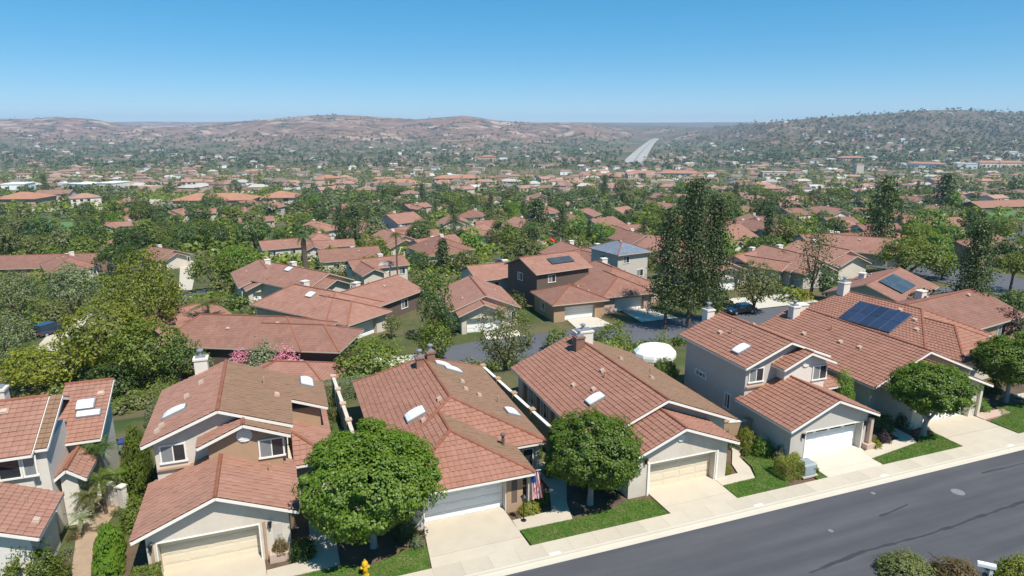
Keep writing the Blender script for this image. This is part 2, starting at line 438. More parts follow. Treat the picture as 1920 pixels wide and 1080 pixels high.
# ---------------------------------------------------------------- mesh helpers
class MB:
    def __init__(s, o=(0, 0, 0)):
        s.v, s.f, s.m, s.o = [], [], [], o

    def poly(s, pts, mat=0):
        n = len(s.v)
        s.v += [(p[0] - s.o[0], p[1] - s.o[1], p[2] - s.o[2]) for p in pts]
        s.f.append(tuple(range(n, n + len(pts)))); s.m.append(mat)

    def solid(s, bottom, top, mat=0):
        """closed solid between two matching loops (bottom counter-clockwise from above)"""
        n = len(s.v); k = len(bottom)
        s.v += [(p[0] - s.o[0], p[1] - s.o[1], p[2] - s.o[2]) for p in list(bottom) + list(top)]
        fs = [tuple(reversed(range(n, n + k))), tuple(range(n + k, n + 2 * k))]
        fs += [(n + i, n + (i + 1) % k, n + k + (i + 1) % k, n + k + i) for i in range(k)]
        s.f += fs; s.m += [mat] * len(fs)

    def box(s, x0, x1, y0, y1, z0, z1, mat=0):
        b = [(x0, y0), (x1, y0), (x1, y1), (x0, y1)]
        s.solid([(x, y, z0) for x, y in b], [(x, y, z1) for x, y in b], mat)

    def prism_y(s, xz, y0, y1, mat=0):
        """polygon in x,z (counter-clockwise seen from -y) pushed from y0 to y1"""
        n = len(s.v); k = len(xz)
        s.v += [(x - s.o[0], y0 - s.o[1], z - s.o[2]) for x, z in xz] + [(x - s.o[0], y1 - s.o[1], z - s.o[2]) for x, z in xz]
        fs = [tuple(range(n, n + k)), tuple(reversed(range(n + k, n + 2 * k)))]
        fs += [(n + i, n + k + i, n + k + (i + 1) % k, n + (i + 1) % k) for i in range(k)]
        s.f += fs; s.m += [mat] * len(fs)

    def prism_x(s, yz, x0, x1, mat=0):
        n = len(s.v); k = len(yz)
        s.v += [(x0 - s.o[0], y - s.o[1], z - s.o[2]) for y, z in yz] + [(x1 - s.o[0], y - s.o[1], z - s.o[2]) for y, z in yz]
        fs = [tuple(reversed(range(n, n + k))), tuple(range(n + k, n + 2 * k))]
        fs += [(n + i, n + (i + 1) % k, n + k + (i + 1) % k, n + k + i) for i in range(k)]
        s.f += fs; s.m += [mat] * len(fs)

    def bar(s, a, b, w, h, mat=0, up=(0, 0, 1)):
        """rectangular bar along a-b: w sideways, h along up (centred)"""
        a = Vector(a); b = Vector(b); d = (b - a).normalized(); up = Vector(up)
        sd = d.cross(up).normalized() * (w / 2); uu = sd.cross(d).normalized() * (h / 2)
        A = [a - sd - uu, a + sd - uu, a + sd + uu, a - sd + uu]; B = [p + (b - a) for p in A]
        n = len(s.v)
        s.v += [(p[0] - s.o[0], p[1] - s.o[1], p[2] - s.o[2]) for p in A + B]
        fs = [(n, n + 1, n + 2, n + 3), (n + 7, n + 6, n + 5, n + 4)] + [(n + i, n + 4 + i, n + 4 + (i + 1) % 4, n + (i + 1) % 4) for i in range(4)]
        s.f += fs; s.m += [mat] * len(fs)

    def tube(s, pts, rad, n=8, mat=0):
        base = len(s.v)
        for i, p in enumerate(pts):
            p = Vector(p)
            d = (Vector(pts[min(i + 1, len(pts) - 1)]) - Vector(pts[max(i - 1, 0)])).normalized()
            a = d.cross(Vector((0.31, 0.95, 0.05))).normalized(); b = d.cross(a)
            r = rad[i] if isinstance(rad, (list, tuple)) else rad
            for k in range(n):
                t = 2 * math.pi * k / n
                q = p + a * (math.cos(t) * r) + b * (math.sin(t) * r)
                s.v.append((q[0] - s.o[0], q[1] - s.o[1], q[2] - s.o[2]))
        for i in range(len(pts) - 1):
            for k in range(n):
                s.f.append((base + i * n + k, base + i * n + (k + 1) % n, base + (i + 1) * n + (k + 1) % n, base + (i + 1) * n + k)); s.m.append(mat)
        s.f.append(tuple(base + (len(pts) - 1) * n + k for k in range(n))); s.m.append(mat)
        s.f.append(tuple(base + k for k in reversed(range(n)))); s.m.append(mat)

    def lathe(s, prof, c=(0, 0), n=14, mat=0):
        s.tube([(c[0], c[1], z) for r, z in prof], [max(r, 0.002) for r, z in prof], n, mat)

    def mesh(s, name, mats):
        me = bpy.data.meshes.new(name)
        me.from_pydata(s.v, [], s.f)
        for mm in (mats if isinstance(mats, (list, tuple)) else [mats]):
            me.materials.append(mm)
        if any(s.m):
            me.polygons.foreach_set("material_index", s.m)
        me.update()
        return me

    def build(s, name, mats, parent=None):
        return link(name, s.mesh(name, mats), parent)


def link(name, data, parent=None, loc=None, rotz=None):
    o = bpy.data.objects.new(name, data)
    COL.objects.link(o)
    if parent:
        o.parent = parent
    if loc is not None:
        o.location = loc
    if rotz is not None:
        o.rotation_euler = (0, 0, rotz)
    return o


def tag(o, label=None, cat=None, group=None, kind=None):
    if label: o['label'] = label
    if cat: o['category'] = cat
    if group: o['group'] = group
    if kind: o['kind'] = kind
    return o


def thing(name, label, cat, x, y, z=0.0, rot=STREET, group=None):
    o = link(name, None, None, (x, y, z), rot)
    o.empty_display_size = 0.3
    return tag(o, label, cat, group)


def np_mesh(name, verts, faces, mat, smooth=False):
    """verts (n,3); faces (m,k)"""
    me = bpy.data.meshes.new(name)
    faces = np.asarray(faces, np.int32); k = faces.shape[1]; nf = faces.shape[0]
    me.vertices.add(len(verts)); me.vertices.foreach_set("co", np.asarray(verts, np.float32).ravel())
    me.loops.add(nf * k); me.loops.foreach_set("vertex_index", faces.ravel())
    me.polygons.add(nf); me.polygons.foreach_set("loop_start", np.arange(0, nf * k, k, dtype=np.int32))
    me.polygons.foreach_set("loop_total", np.full(nf, k, np.int32))
    for mm in (mat if isinstance(mat, (list, tuple)) else [mat]):
        me.materials.append(mm)
    me.update(calc_edges=True)
    if not smooth:
        me.shade_flat()
    return me


def structure(name, me_or_mb, mats=None, label=None, loc=None, rotz=None):
    me = me_or_mb.mesh(name, mats) if isinstance(me_or_mb, MB) else me_or_mb
    o = link(name, me, None, loc, rotz)
    o['kind'] = 'structure'
    if label:
        o['label'] = label
    return o


# ---------------------------------------------------------------- terrain
rows = [-70.0]
while rows[-1] < 130:
    rows.append(rows[-1] + 1.5)
while rows[-1] < 10500:
    rows.append(rows[-1] * (1.011 if rows[-1] < 6000 else 1.03))
rows = np.array(rows)
ratios = np.linspace(-1.45, 1.45, 300)
YY, RR = np.meshgrid(rows, ratios, indexing='ij')
XX = RR * (np.maximum(YY, 0) + 75)
ZZ = ground(XX, YY)
# under the roads, drives and lawns the sheet stays a little lower than what lies on it
nr, ncol = XX.shape
tv = np.stack([XX.ravel(), YY.ravel(), ZZ.ravel()], 1)
ii, jj = np.meshgrid(np.arange(nr - 1), np.arange(ncol - 1), indexing='ij')
a = (ii * ncol + jj).ravel()
tf = np.stack([a, a + 1, a + ncol + 1, a + ncol], 1)
structure("ground", np_mesh("ground", tv, tf, TERRAIN, True), label="ground falling from the front street to the valley and the dry hills")


def patch(name, uvpoly, mat, lift=0.05, label=None, step=2.0, world=False):
    """a sheet draped over the ground: polygon in street coordinates"""
    pts = [W(*p) for p in uvpoly] if not world else uvpoly
    import bmesh
    bm = bmesh.new()
    bm.faces.new([bm.verts.new((x, y, 0)) for x, y in pts])
    xs = [p[0] for p in pts]; ys = [p[1] for p in pts]
    for axis, lo, hi in ((0, min(xs), max(xs)), (1, min(ys), max(ys))):
        k = lo + step
        while k < hi:
            no = (1, 0, 0) if axis == 0 else (0, 1, 0); co = (k, 0, 0) if axis == 0 else (0, k, 0)
            bmesh.ops.bisect_plane(bm, geom=bm.verts[:] + bm.edges[:] + bm.faces[:], plane_co=co, plane_no=no)
            k += step
    for vtx in bm.verts:
        vtx.co.z = G(vtx.co.x, vtx.co.y) + lift
    me = bpy.data.meshes.new(name); bm.to_mesh(me); bm.free()
    me.materials.append(mat)
    return structure(name, me, label=label)


# front street, kerb, pavement and drives: all in the street frame
def uv_struct(name, mb, mats, label):
    return structure(name, mb, mats, label, (0, 0, 0), STREET)


mb = MB()
mb.poly([(-60, -12, 0.012), (110, -12, 0.012), (110, 26.8, 0.012), (-60, 26.8, 0.012)])
road = uv_struct("road", mb, ASPHALT, "grey asphalt street running along the front of the houses")
mb = MB()
for pts, w_ in (([(24, 21.72), (28.1, 22.1), (33, 22.0), (40.5, 22.35), (52, 22.9), (75, 23.4)], 0.13), ([(31.6, 24.25), (33, 24.35), (34.2, 24.55)], 0.08),
                ([(27.5, 20.9), (29.6, 20.95)], 0.06), ([(30.5, 17.0), (31.2, 20.9)], 0.05), ([(12, 23.4), (17.5, 23.2)], 0.06), ([(42, 25.6), (49, 25.5)], 0.07)):
    fine = []
    for p, q in zip(pts, pts[1:]):
        nn_ = max(1, int(math.hypot(q[0] - p[0], q[1] - p[1]) / .7))
        fine += [(p[0] + (q[0] - p[0]) * t_ / nn_, p[1] + (q[1] - p[1]) * t_ / nn_ + random.uniform(-.045, .045)) for t_ in range(nn_)]
    fine.append(pts[-1]); w0_ = w_
    for p, q in zip(fine, fine[1:]):
        w_ = w0_ * random.uniform(.35, 1.0)
        d = Vector((q[0] - p[0], q[1] - p[1])); nrm = Vector((-d.y, d.x)).normalized() * w_
        mb.poly([(p[0] - nrm.x, p[1] - nrm.y, 0.0165), (q[0] - nrm.x, q[1] - nrm.y, 0.0165), (q[0] + nrm.x, q[1] + nrm.y, 0.0165), (p[0] + nrm.x, p[1] + nrm.y, 0.0165)])
tag(mb.build("tar_seam", TAR, road), "dark tar lines sealing cracks in the street")
mb = MB()
mb.box(-60, 110, 26.8, 27.22, -0.1, 0.03)
mb.box(-60, 110, 27.22, 27.38, -0.1, 0.13)
uv_struct("kerb", mb, CONCRETE_L, "pale concrete kerb and gutter along the street")
pave = link("pavement", None, None, (0, 0, 0), STREET)
tag(pave, "pale concrete pavement of square slabs behind the kerb", kind='structure')
mb = MB(); mb.box(0.003, 1.497, 27.388, 28.46, -0.05, 0.135)
slab_me = mb.mesh("paving_slab", CONCRETE)
for k in range(-14, 52):
    link("paving_slab", slab_me, pave, (k * 1.5, 0, 0))


def drive(label, ua0, ua1, va, ub0, ub1, vb=28.47, mat=CONCRETE, rows_=2, cols_=1):
    """drive from the garage door (ua0..ua1 at va) to the pavement (ub0..ub1 at vb), in slabs"""
    d = link("driveway", None, None, (0, 0, 0), STREET)
    tag(d, label, "driveway", kind='structure')
    for i in range(rows_):
        for j in range(cols_):
            def P(s, t):
                s = s * 1.56 if s <= .5 else .78 + (s - .5) * .44
                v_ = va + (vb - va) * s
                l_ = ua0 + (ub0 - ua0) * s; r_ = ua1 + (ub1 - ua1) * s
                return l_ + (r_ - l_) * t, v_
            g = 0.006
            c = [P((i + 1) / rows_ - g / 2, j / cols_ + g / 2), P((i + 1) / rows_ - g / 2, (j + 1) / cols_ - g / 2), P(i / rows_ + g / 2, (j + 1) / cols_ - g / 2), P(i / rows_ + g / 2, j / cols_ + g / 2)]
            m_ = MB(); m_.solid([(x, y, -0.05) for x, y in c], [(x, y, 0.125) for x, y in c])
            m_.build("concrete_slab", mat, d)
    return d


drive("driveway of the brown gabled house left of the round tree", -6.9, -2.1, 33.3, -7.2, -1.7)
drive("driveway of the hipped house with the flag", 6.4, 11.2, 32.5, 6.0, 11.4)
drive("driveway beside the curved lawn of the cream gabled house", 20.1, 25.0, 31.7, 20.2, 24.95)
drive("bright driveway of the grey two storey house", 32.2, 37.5, 31.7, 32.0, 36.7, mat=CONCRETE_L)
drive("driveway right of the forked street tree", 44.4, 49.8, 34.5, 44.25, 50.0)
drive("driveway behind the rightmost street tree", 57.0, 62.4, 33.5, 57.0, 62.6)


def sheet(name, pts, z, mat, label, depth=0.3):
    m_ = MB(); m_.solid([(x, y, z - depth) for x, y in pts], [(x, y, z) for x, y in pts])
    return uv_struct(name, m_, mat, label)


def rounded(pts, n=3):
    """cut the corners of a polygon (Chaikin)"""
    for _ in range(n):
        q = []
        for i in range(len(pts)):
            a_, b_ = pts[i], pts[(i + 1) % len(pts)]
            q += [(a_[0] * .75 + b_[0] * .25, a_[1] * .75 + b_[1] * .25), (a_[0] * .25 + b_[0] * .75, a_[1] * .25 + b_[1] * .75)]
        pts = q
    return pts


lawns = [
    ([(-1.6, 28.47), (5.9, 28.47), (6.2, 30.2), (5.6, 30.6), (3, 29.7), (1.8, 30.3), (-1.6, 30.2)], "shaded lawn under the large round tree behind the hydrant"),
    ([(11.5, 28.47), (20.1, 28.47), (20.0, 30.2), (18.6, 30.6), (17.6, 30.1), (14.4, 29.9), (11.4, 29.95)], "lawn strip in front of the round tree right of the flag"),
    ([(25.0, 28.47), (28.9, 28.47), (29.6, 29.4), (29.8, 30.6), (30.4, 31.6), (29.6, 32.6), (28.5, 32.4), (28.3, 31.2), (27.6, 30.0), (25.0, 29.95)], "curved lawn between the cream house and the clipped shrubs"),
    ([(31.2, 28.47), (31.95, 28.47), (32.15, 31.2), (31.7, 31.3)], "narrow lawn strip beside the bright driveway"),
    ([(36.75, 28.47), (44.2, 28.47), (44.3, 30.7), (42.5, 30.6), (41.8, 30.0), (36.7, 29.35)], "lawn under the forked street tree"),
    ([(50.1, 28.47), (56.9, 28.47), (56.9, 32.0), (53.5, 32.6), (52, 31.0), (50.1, 30.6)], "lawn under the rightmost street tree"),
    ([(62.8, 28.47), (75, 28.47), (75, 33.0), (63, 32.5)], "lawn beyond the rightmost driveway"),
]
for pts, lab in lawns:
    sheet("lawn", pts, 0.13, LAWN, lab)
paths = [
    ([(-1.9, 30.25), (1.65, 30.35), (1.6, 34.8), (0.3, 34.8), (0.3, 31.35), (-1.9, 31.2)], "shaded garden path left of the large round tree"),
    ([(11.3, 30.0), (14.6, 29.95), (15.0, 31.6), (15.9, 33.6), (15.9, 36.5), (14.6, 36.5), (14.7, 33.6), (13.8, 31.1), (11.3, 31.0)], "garden path beside the flag"),
    ([(25.0, 30.0), (27.55, 30.05), (28.15, 31.3), (28.4, 32.7), (29.7, 33.6), (30.2, 35.5), (28.9, 35.6), (28.6, 33.6), (27.3, 32.0), (26.9, 30.9), (25.0, 30.85)], "winding garden path right of the cream garage"),
    ([(36.8, 29.4), (41.7, 30.05), (42.2, 30.9), (42.4, 34), (41.4, 34), (41.2, 30.95), (36.9, 30.3)], "garden path in front of the grey house porch"),
    ([(50.0, 31.0), (53.2, 31.1), (53.4, 31.9), (50.0, 32.0)], "red brick path left of the rightmost lawn"),
]
for pts, lab in paths:
    sheet("path", pts, 0.129 if "brick" not in lab else 0.138, CONCRETE if "brick" not in lab else STUCCO_PINK, lab)
patch("path", [(-10.6, 28.5), (-9.7, 28.5), (-10.1, 33), (-10.8, 37), (-10.2, 40.2), (-11.0, 42.3), (-12.4, 41.6), (-12.1, 39.4), (-11.7, 37.2), (-11.0, 33)], DIRT, 0.03, "bare dirt path between the two left houses")
patch("soil_bed", [(-13, 28.47), (80, 28.47), (80, 36), (-13, 36)], SOIL, 0.012, "dark planting beds behind the pavement", step=4)
# second street behind the front row, with its drives
patch("street", [(14, 68.5), (20, 66.5), (60, 70.0), (140, 70.5), (140, 77.0), (60, 76.8), (24, 77.2), (17, 75.5), (13, 72)], ASPHALT_FAR, 0.07, "lower street curving behind the front row of houses")
patch("street", [(110, 64), (124, 64), (132, 96), (112, 98)], ASPHALT_FAR, 0.10, "wide turning place of the lower street at right")
for pts, lab in (([(47.6, 77), (53.6, 77), (53.2, 83.4), (48, 83.4)], "pale drive of the hipped house across the lower street"),
                 ([(37.6, 77), (43.2, 77), (42.8, 81.8), (38.2, 81.8)], "pale drive of the small hipped garage"),
                 ([(24.5, 76.8), (29.8, 76.8), (29.6, 80.2), (25, 80.2)], "pale drive of the white gabled garage"),
                 ([(10.0, 70.5), (15.4, 70.2), (16.5, 74.2), (9.5, 75)], "pale drive at the end of the lower street"),
                 ([(66, 77), (80, 77), (80, 83), (67, 84)], "broad pale drive behind the tall pines"),
                 ([(92, 77), (100, 77), (100, 84), (92, 84)], "pale drive beyond the solar roof")):
    patch("driveway", pts, CONCRETE_L, 0.12, lab)
patch("road", [spot(66, 655)[:2], spot(150, 592)[:2], spot(175, 588)[:2], spot(150, 618)[:2], spot(108, 660)[:2]], CONCRETE, 0.08, "pale lane with a parked car on the left slope", world=True)
patch("road", [spot(178, 528)[:2], spot(225, 528)[:2], spot(232, 510)[:2], spot(178, 512)[:2]], ASPHALT_FAR, 0.1, "short piece of grey road seen between trees at left", world=True)
patch("road", [spot(335, 545)[:2], spot(360, 545)[:2], spot(368, 490)[:2], spot(338, 488)[:2]], CONCRETE, 0.12, "pale lane climbing between trees left of the gabled houses", world=True)
patch("road", [spot(340, 566)[:2], spot(408, 548)[:2], spot(412, 540)[:2], spot(340, 552)[:2]], ASPHALT_FAR, 0.14, "grey lane behind the low orange roof", world=True)
#==MID==
# ---------------------------------------------------------------- houses
TW, TS, TL = 0.34, 0.35, 0.43            # tile width, exposed course, tile length
_tv, _tf = [], []
for k, (yy, dz) in enumerate(((-TL / 2, 0.0), (TL / 2, -0.05))):
    for xx, zz in ((-TW / 2, 0.052), (-TW / 5, 0.074), (TW / 5, 0.074), (TW / 2 - 0.008, 0.052)):
        _tv.append((xx, yy, zz + dz))
_tv += [(-TW / 2, -TL / 2, -0.01), (TW / 2 - 0.01, -TL / 2, -0.01)]
TILE_V = np.array(_tv)
TILE_Q = [(0, 1, 5, 4), (1, 2, 6, 5), (2, 3, 7, 6)]
TILE_FRONT = (8, 9, 3, 2, 1, 0)
CAMV = Vector((0, 0, CAM_Z))


def tile_mesh(mat):
    me = bpy.data.meshes.new("roof_tile")
    me.from_pydata([tuple(p) for p in TILE_V], [], TILE_Q + [TILE_FRONT])
    me.materials.append(mat)
    return me


TILE_ME = {}
_cv = []
for yy, rr in ((-0.22, 0.125), (0.22, 0.105)):
    for t in (-0.1, 0.25, 0.5, 0.75, 1.1):
        _cv.append((math.cos(t * math.pi) * -rr, yy, math.sin(t * math.pi) * rr * 0.75))
CAP_ME = bpy.data.meshes.new("ridge_tile")
CAP_ME.from_pydata(_cv, [], [(i, i + 1, i + 6, i + 5) for i in range(4)] + [(0, 4, 3, 2, 1)])
CAP_ME.materials.append(CAP)


class House:
    def __init__(s, name, label, x, y, z=0.0, rot=STREET, cat="house", group=None, level=0, wall=None, trim=None):
        s.root = thing(name, label, cat, x, y, z, rot, group)
        s.level = level                      # 2: single tiles, 1: joined tiles, 0: courses in the material
        s.planes = []; s.edges = []; s.ridges = []
        s.wall = wall or STUCCO; s.trim = trim or TRIM
        s.walls = MB(); s.wmats = [s.wall]
        s.inv = None
        s.wz = -3.0 if z < -1 else -0.3

    def wm(s, mat):
        if mat is None:
            return 0
        if mat not in s.wmats:
            s.wmats.append(mat)
        return s.wmats.index(mat)

    def plane(s, poly, mat=None):
        s.planes.append(([Vector(p) for p in poly], mat or TILE_RED))

    def gable(s, x0, x1, y0, y1, ze, zr, xr=None, axis='y', ze2=None, ovx=0.5, ovf=0.5, ovb=0.4, z0=None, mats=(None, None), door=None,
              wall=None, fascia=True, back=True, wallmat_front=None):
        """gabled block; ridge along axis; x0..x1 eaves, y0..y1 rakes (in x/y swapped for axis='x')"""
        xr = (x0 + x1) / 2 if xr is None else xr
        ze2 = zr - (zr - ze) * (x1 - xr) / (xr - x0) if ze2 is None else ze2
        z0 = s.wz if z0 is None else z0

        def T(p):
            return p if axis == 'y' else (p[1], p[0], p[2])

        def O(l):
            return [T(p) for p in (l if axis == 'y' else list(reversed(l)))]
        s.plane(O([(x0, y0, ze), (xr, y0, zr), (xr, y1, zr), (x0, y1, ze)]), mats[0])
        s.plane(O([(xr, y0, zr), (x1, y0, ze2), (x1, y1, ze2), (xr, y1, zr)]), mats[1])
        s.ridges.append((T((xr, y0, zr)), T((xr, y1, zr))))
        if fascia:
            for a_, b_ in (((x0, y0, ze), (xr, y0, zr)), ((xr, y0, zr), (x1, y0, ze2))) + ((((x0, y1, ze), (xr, y1, zr)), ((xr, y1, zr), (x1, y1, ze2))) if back else ()) + \
                    (((x0, y0, ze), (x0, y1, ze)), ((x1, y0, ze2), (x1, y1, ze2))):
                s.edges.append((T(a_), T(b_)))
        pl = (zr - ze) / (xr - x0); pr = (zr - ze2) / (x1 - xr)

        def top(x):
            return min(ze + pl * (x - x0), ze2 + pr * (x1 - x)) - 0.13
        wa, wb = x0 + ovx, x1 - ovx
        ya, yb = y0 + ovf, y1 - ovb
        w = s.walls
        mi = s.wm(wall)
        pent = [(wa, z0), (wb, z0), (wb, top(wb)), (xr, top(xr)), (wa, top(wa))]
        if axis == 'x':
            w.prism_x(pent, ya, yb, mi)
            return
        if door:
            da, db, zt = door
            fi = s.wm(wallmat_front) if wallmat_front else mi
            w.prism_y(pent, ya + 0.57, yb, mi)
            w.prism_y([(wa, z0), (da, z0), (da, top(da)), (wa, top(wa))], ya, ya + 0.55, fi)
            w.prism_y([(db, z0), (wb, z0), (wb, top(wb)), (db, top(db))], ya, ya + 0.55, fi)
            mid = [(xr, top(xr))] if da < xr < db else []
            w.prism_y([(da, zt), (db, zt), (db, top(db))] + mid + [(da, top(da))], ya, ya + 0.55, fi)
        else:
            w.prism_y(pent, ya, yb, mi)

    def hip(s, x0, x1, y0, y1, ze, zr, xr=None, hf=None, hb=None, ov=0.5, z0=None, mats=(None, None, None, None), door=None, wall=None, ovf=None, fascia=True):
        xr = (x0 + x1) / 2 if xr is None else xr
        hf = (x1 - x0) / 2 if hf is None else hf
        hb = (x1 - x0) / 2 if hb is None else hb
        z0 = s.wz if z0 is None else z0
        ovf = ov if ovf is None else ovf
        A = (xr, y0 + hf, zr); B = (xr, y1 - hb, zr)
        s.plane([(x0, y0, ze), A, B, (x0, y1, ze)], mats[0])
        s.plane([A, (x1, y0, ze), (x1, y1, ze), B], mats[1])
        if hf > 0:
            s.plane([(x0, y0, ze), (x1, y0, ze), A], mats[2])
            s.ridges += [((x0, y0, ze), A), ((x1, y0, ze), A)]
        if hb > 0:
            s.plane([B, (x1, y1, ze), (x0, y1, ze)], mats[3])
            s.ridges += [((x0, y1, ze), B), ((x1, y1, ze), B)]
        s.ridges.append((A, B))
        if fascia:
            c = [(x0, y0, ze), (x1, y0, ze), (x1, y1, ze), (x0, y1, ze)]
            for i in range(4):
                s.edges.append((c[i], c[(i + 1) % 4]))
        zt_ = ze + 0.02
        wa, wb, ya, yb = x0 + ov, x1 - ov, y0 + ovf, y1 - ov
        mi = s.wm(wall)
        if door:
            da, db, zt = door
            s.walls.box(wa, wb, ya + 0.57, yb, z0, zt_, mi)
            s.walls.box(wa, da, ya, ya + 0.55, z0, zt_, mi); s.walls.box(db, wb, ya, ya + 0.55, z0, zt_, mi)
            s.walls.box(da, db, ya, ya + 0.55, zt, zt_, mi)
        else:
            s.walls.box(wa, wb, ya, yb, z0, zt_, mi)

    def zat(s, x, y):
        best = (-9, None)
        for poly, _ in s.planes:
            inside = False
            n = len(poly)
            for i in range(n):
                a_, b_ = poly[i], poly[(i + 1) % n]
                if (a_.y > y) != (b_.y > y) and x < (b_.x - a_.x) * (y - a_.y) / (b_.y - a_.y) + a_.x:
                    inside = not inside
            if not inside:
                continue
            nn = (poly[1] - poly[0]).cross(poly[2] - poly[0]).normalized()
            z = poly[0].z - (nn.x * (x - poly[0].x) + nn.y * (y - poly[0].y)) / nn.z
            if z > best[0]:
                best = (z, nn)
        return best

    # --- parts
    def garage_door(s, da, db, zt, y, mat, windows=0):
        y0 = y; d = MB()
        d.box(da - 0.06, da, y - 0.235, y - 0.2, 0.02, zt + 0.06); d.box(db, db + 0.06, y - 0.235, y - 0.2, 0.02, zt + 0.06)
        d.box(da, db, y - 0.235, y - 0.2, zt, zt + 0.06)
        f = d.build("garage_door", s.trim, s.root)
        h = zt / 4; y = y0 + 0.25
        me = None
        for i in range(4):
            m_ = MB()
            m_.box(da + 0.02, db - 0.02, y + 0.05, y + 0.1, i * h + 0.01, (i + 1) * h - 0.012)
            if not (windows and i == 3):
                k = 4
                for j in range(k):
                    wj = (db - da) / k
                    m_.box(da + j * wj + 0.14, da + (j + 1) * wj - 0.14, y + 0.035, y + 0.05, i * h + 0.1, (i + 1) * h - 0.1)
            m_.build("door_panel", mat, f)
        for j in range(windows):
            wj = (db - da) / windows
            m_ = MB(); m_.box(da + j * wj + 0.16, da + (j + 1) * wj - 0.16, y + 0.03, y + 0.05, 3 * h + 0.1, 4 * h - 0.12)
            m_.build("pane", GLASS, f)

    def window(s, x, y, z, w, h, face='f', mat=None, panes=2, curtain=True):
        """x,y: centre on the wall plane; face f (front, -y), l (-x), r (+x)"""
        rot = {'f': 0, 'l': -math.pi / 2, 'r': math.pi / 2, 'b': math.pi}[face]
        m_ = MB(); t = 0.09
        m_.box(-w / 2 - t, -w / 2, -0.07, 0.0, 0, h); m_.box(w / 2, w / 2 + t, -0.07, 0.0, 0, h)
        m_.box(-w / 2 - t, w / 2 + t, -0.07, 0.0, h, h + t); m_.box(-w / 2 - t - 0.04, w / 2 + t + 0.04, -0.1, 0.0, -t, 0)
        for k in range(1, panes):
            xx = -w / 2 + w * k / panes
            m_.box(xx - 0.03, xx + 0.03, -0.06, -0.01, 0, h)
        o = m_.build("window", mat or TRIM, s.root)
        o.location = (x, y, z); o.rotation_euler = (0, 0, rot)
        for k in range(panes):
            g = MB(); xa = -w / 2 + w * k / panes + (0.03 if k else 0); xb = -w / 2 + w * (k + 1) / panes - (0.03 if k < panes - 1 else 0)
            g.box(xa, xb, -0.035, -0.004, 0.0, h)
            g.build("pane", CURTAIN if (curtain and k % 2 == 0) else GLASS, o)
        return o

    def chimney(s, x, y, w, d, z1, mat=None, cap=True):
        z = s.zat(x, y)[0]
        m_ = MB(); m_.box(x - w / 2, x + w / 2, y - d / 2, y + d / 2, min(z, z1) - 1.2, z1)
        m_.box(x - w / 2 - 0.06, x + w / 2 + 0.06, y - d / 2 - 0.06, y + d / 2 + 0.06, z1 - 0.14, z1 - 0.02)
        c = m_.build("chimney", mat or s.wall, s.root)
        if cap:
            k = MB(); k.box(x - w / 2 + 0.1, x + w / 2 - 0.1, y - d / 2 + 0.1, y + d / 2 - 0.1, z1, z1 + 0.12)
            k.lathe([(0.13, z1 + 0.12), (0.13, z1 + 0.4), (0.22, z1 + 0.42), (0.22, z1 + 0.5), (0.05, z1 + 0.58)], (x, y), 10)
            k.build("chimney_cap", METAL, c)

    def on_roof(s, name, x, y, mb_, mats, parent=None, lift=0.05):
        z, nn = s.zat(x, y)
        if nn is None:
            return None
        o = mb_.build(name, mats, parent or s.root)
        e = Vector((0, 0, 1)).cross(nn); e = e.normalized() if e.length > 1e-4 else Vector((1, 0, 0))
        up = nn.cross(e)
        o.matrix_basis = Matrix.Translation(Vector((x, y, z)) + nn * lift) @ Matrix((e, up, nn)).transposed().to_4x4()
        return o

    def skylight(s, x, y, w=1.2, l=0.7):
        f = MB()
        f.box(-w / 2 - 0.06, w / 2 + 0.06, -l / 2 - 0.06, l / 2 + 0.06, -0.05, 0.16)
        o = s.on_roof("skylight", x, y, f, METAL)
        if o:
            d = MB(); n_ = 5
            for i in range(n_):
                t0, t1 = i / n_, (i + 1) / n_
                def q(t):
                    return -l / 2 + l * t, 0.16 + 0.10 * math.sin(math.pi * t) ** 0.6 + 0.005
                (ya, za), (yb, zb) = q(t0), q(t1)
                d.solid([(-w / 2, ya, 0.15), (w / 2, ya, 0.15), (w / 2, yb, 0.15), (-w / 2, yb, 0.15)], [(-w / 2, ya, za), (w / 2, ya, za), (w / 2, yb, zb), (-w / 2, yb, zb)])
            d.build("dome", SKYLIGHT, o)

    def vent(s, x, y, kind=0):
        z = s.zat(x, y)[0]
        m_ = MB()
        if kind == 0:
            m_.tube([(x, y, z - 0.1), (x, y, z + 0.5)], 0.06, 8); m_.build("vent_pipe", STUCCO_TAN, s.root)
        elif kind == 1:
            m_.box(-0.2, 0.2, -0.16, 0.16, 0, 0.1); m_.box(-0.16, 0.16, -0.12, 0.16, 0.1, 0.17)
            s.on_roof("roof_vent", x, y, m_, STUCCO_PINK)
        else:
            m_.tube([(x, y, z - 0.1), (x, y, z + 0.7)], 0.09, 8)
            m_.lathe([(0.16, z + 0.7), (0.17, z + 0.78), (0.02, z + 0.9)], (x, y), 10); m_.build("flue", STUCCO_BROWN, s.root)

    def gable_vent(s, x, y, z, r=0.35):
        m_ = MB(); n_ = 20
        m_.prism_y([(x + r * math.cos(2 * math.pi * k / n_), z + r * math.sin(2 * math.pi * k / n_)) for k in range(n_)], y - 0.06, y)
        for k in range(-3, 4):
            hw = math.sqrt(max(r * r * 0.8 - (k * r * .26) ** 2, 0.001))
            m_.box(x - hw, x + hw, y - 0.085, y - 0.06, z + k * r * .26 - r * 0.07, z + k * r * .26 + r * 0.07)
        m_.build("gable_vent", TRIM, s.root)

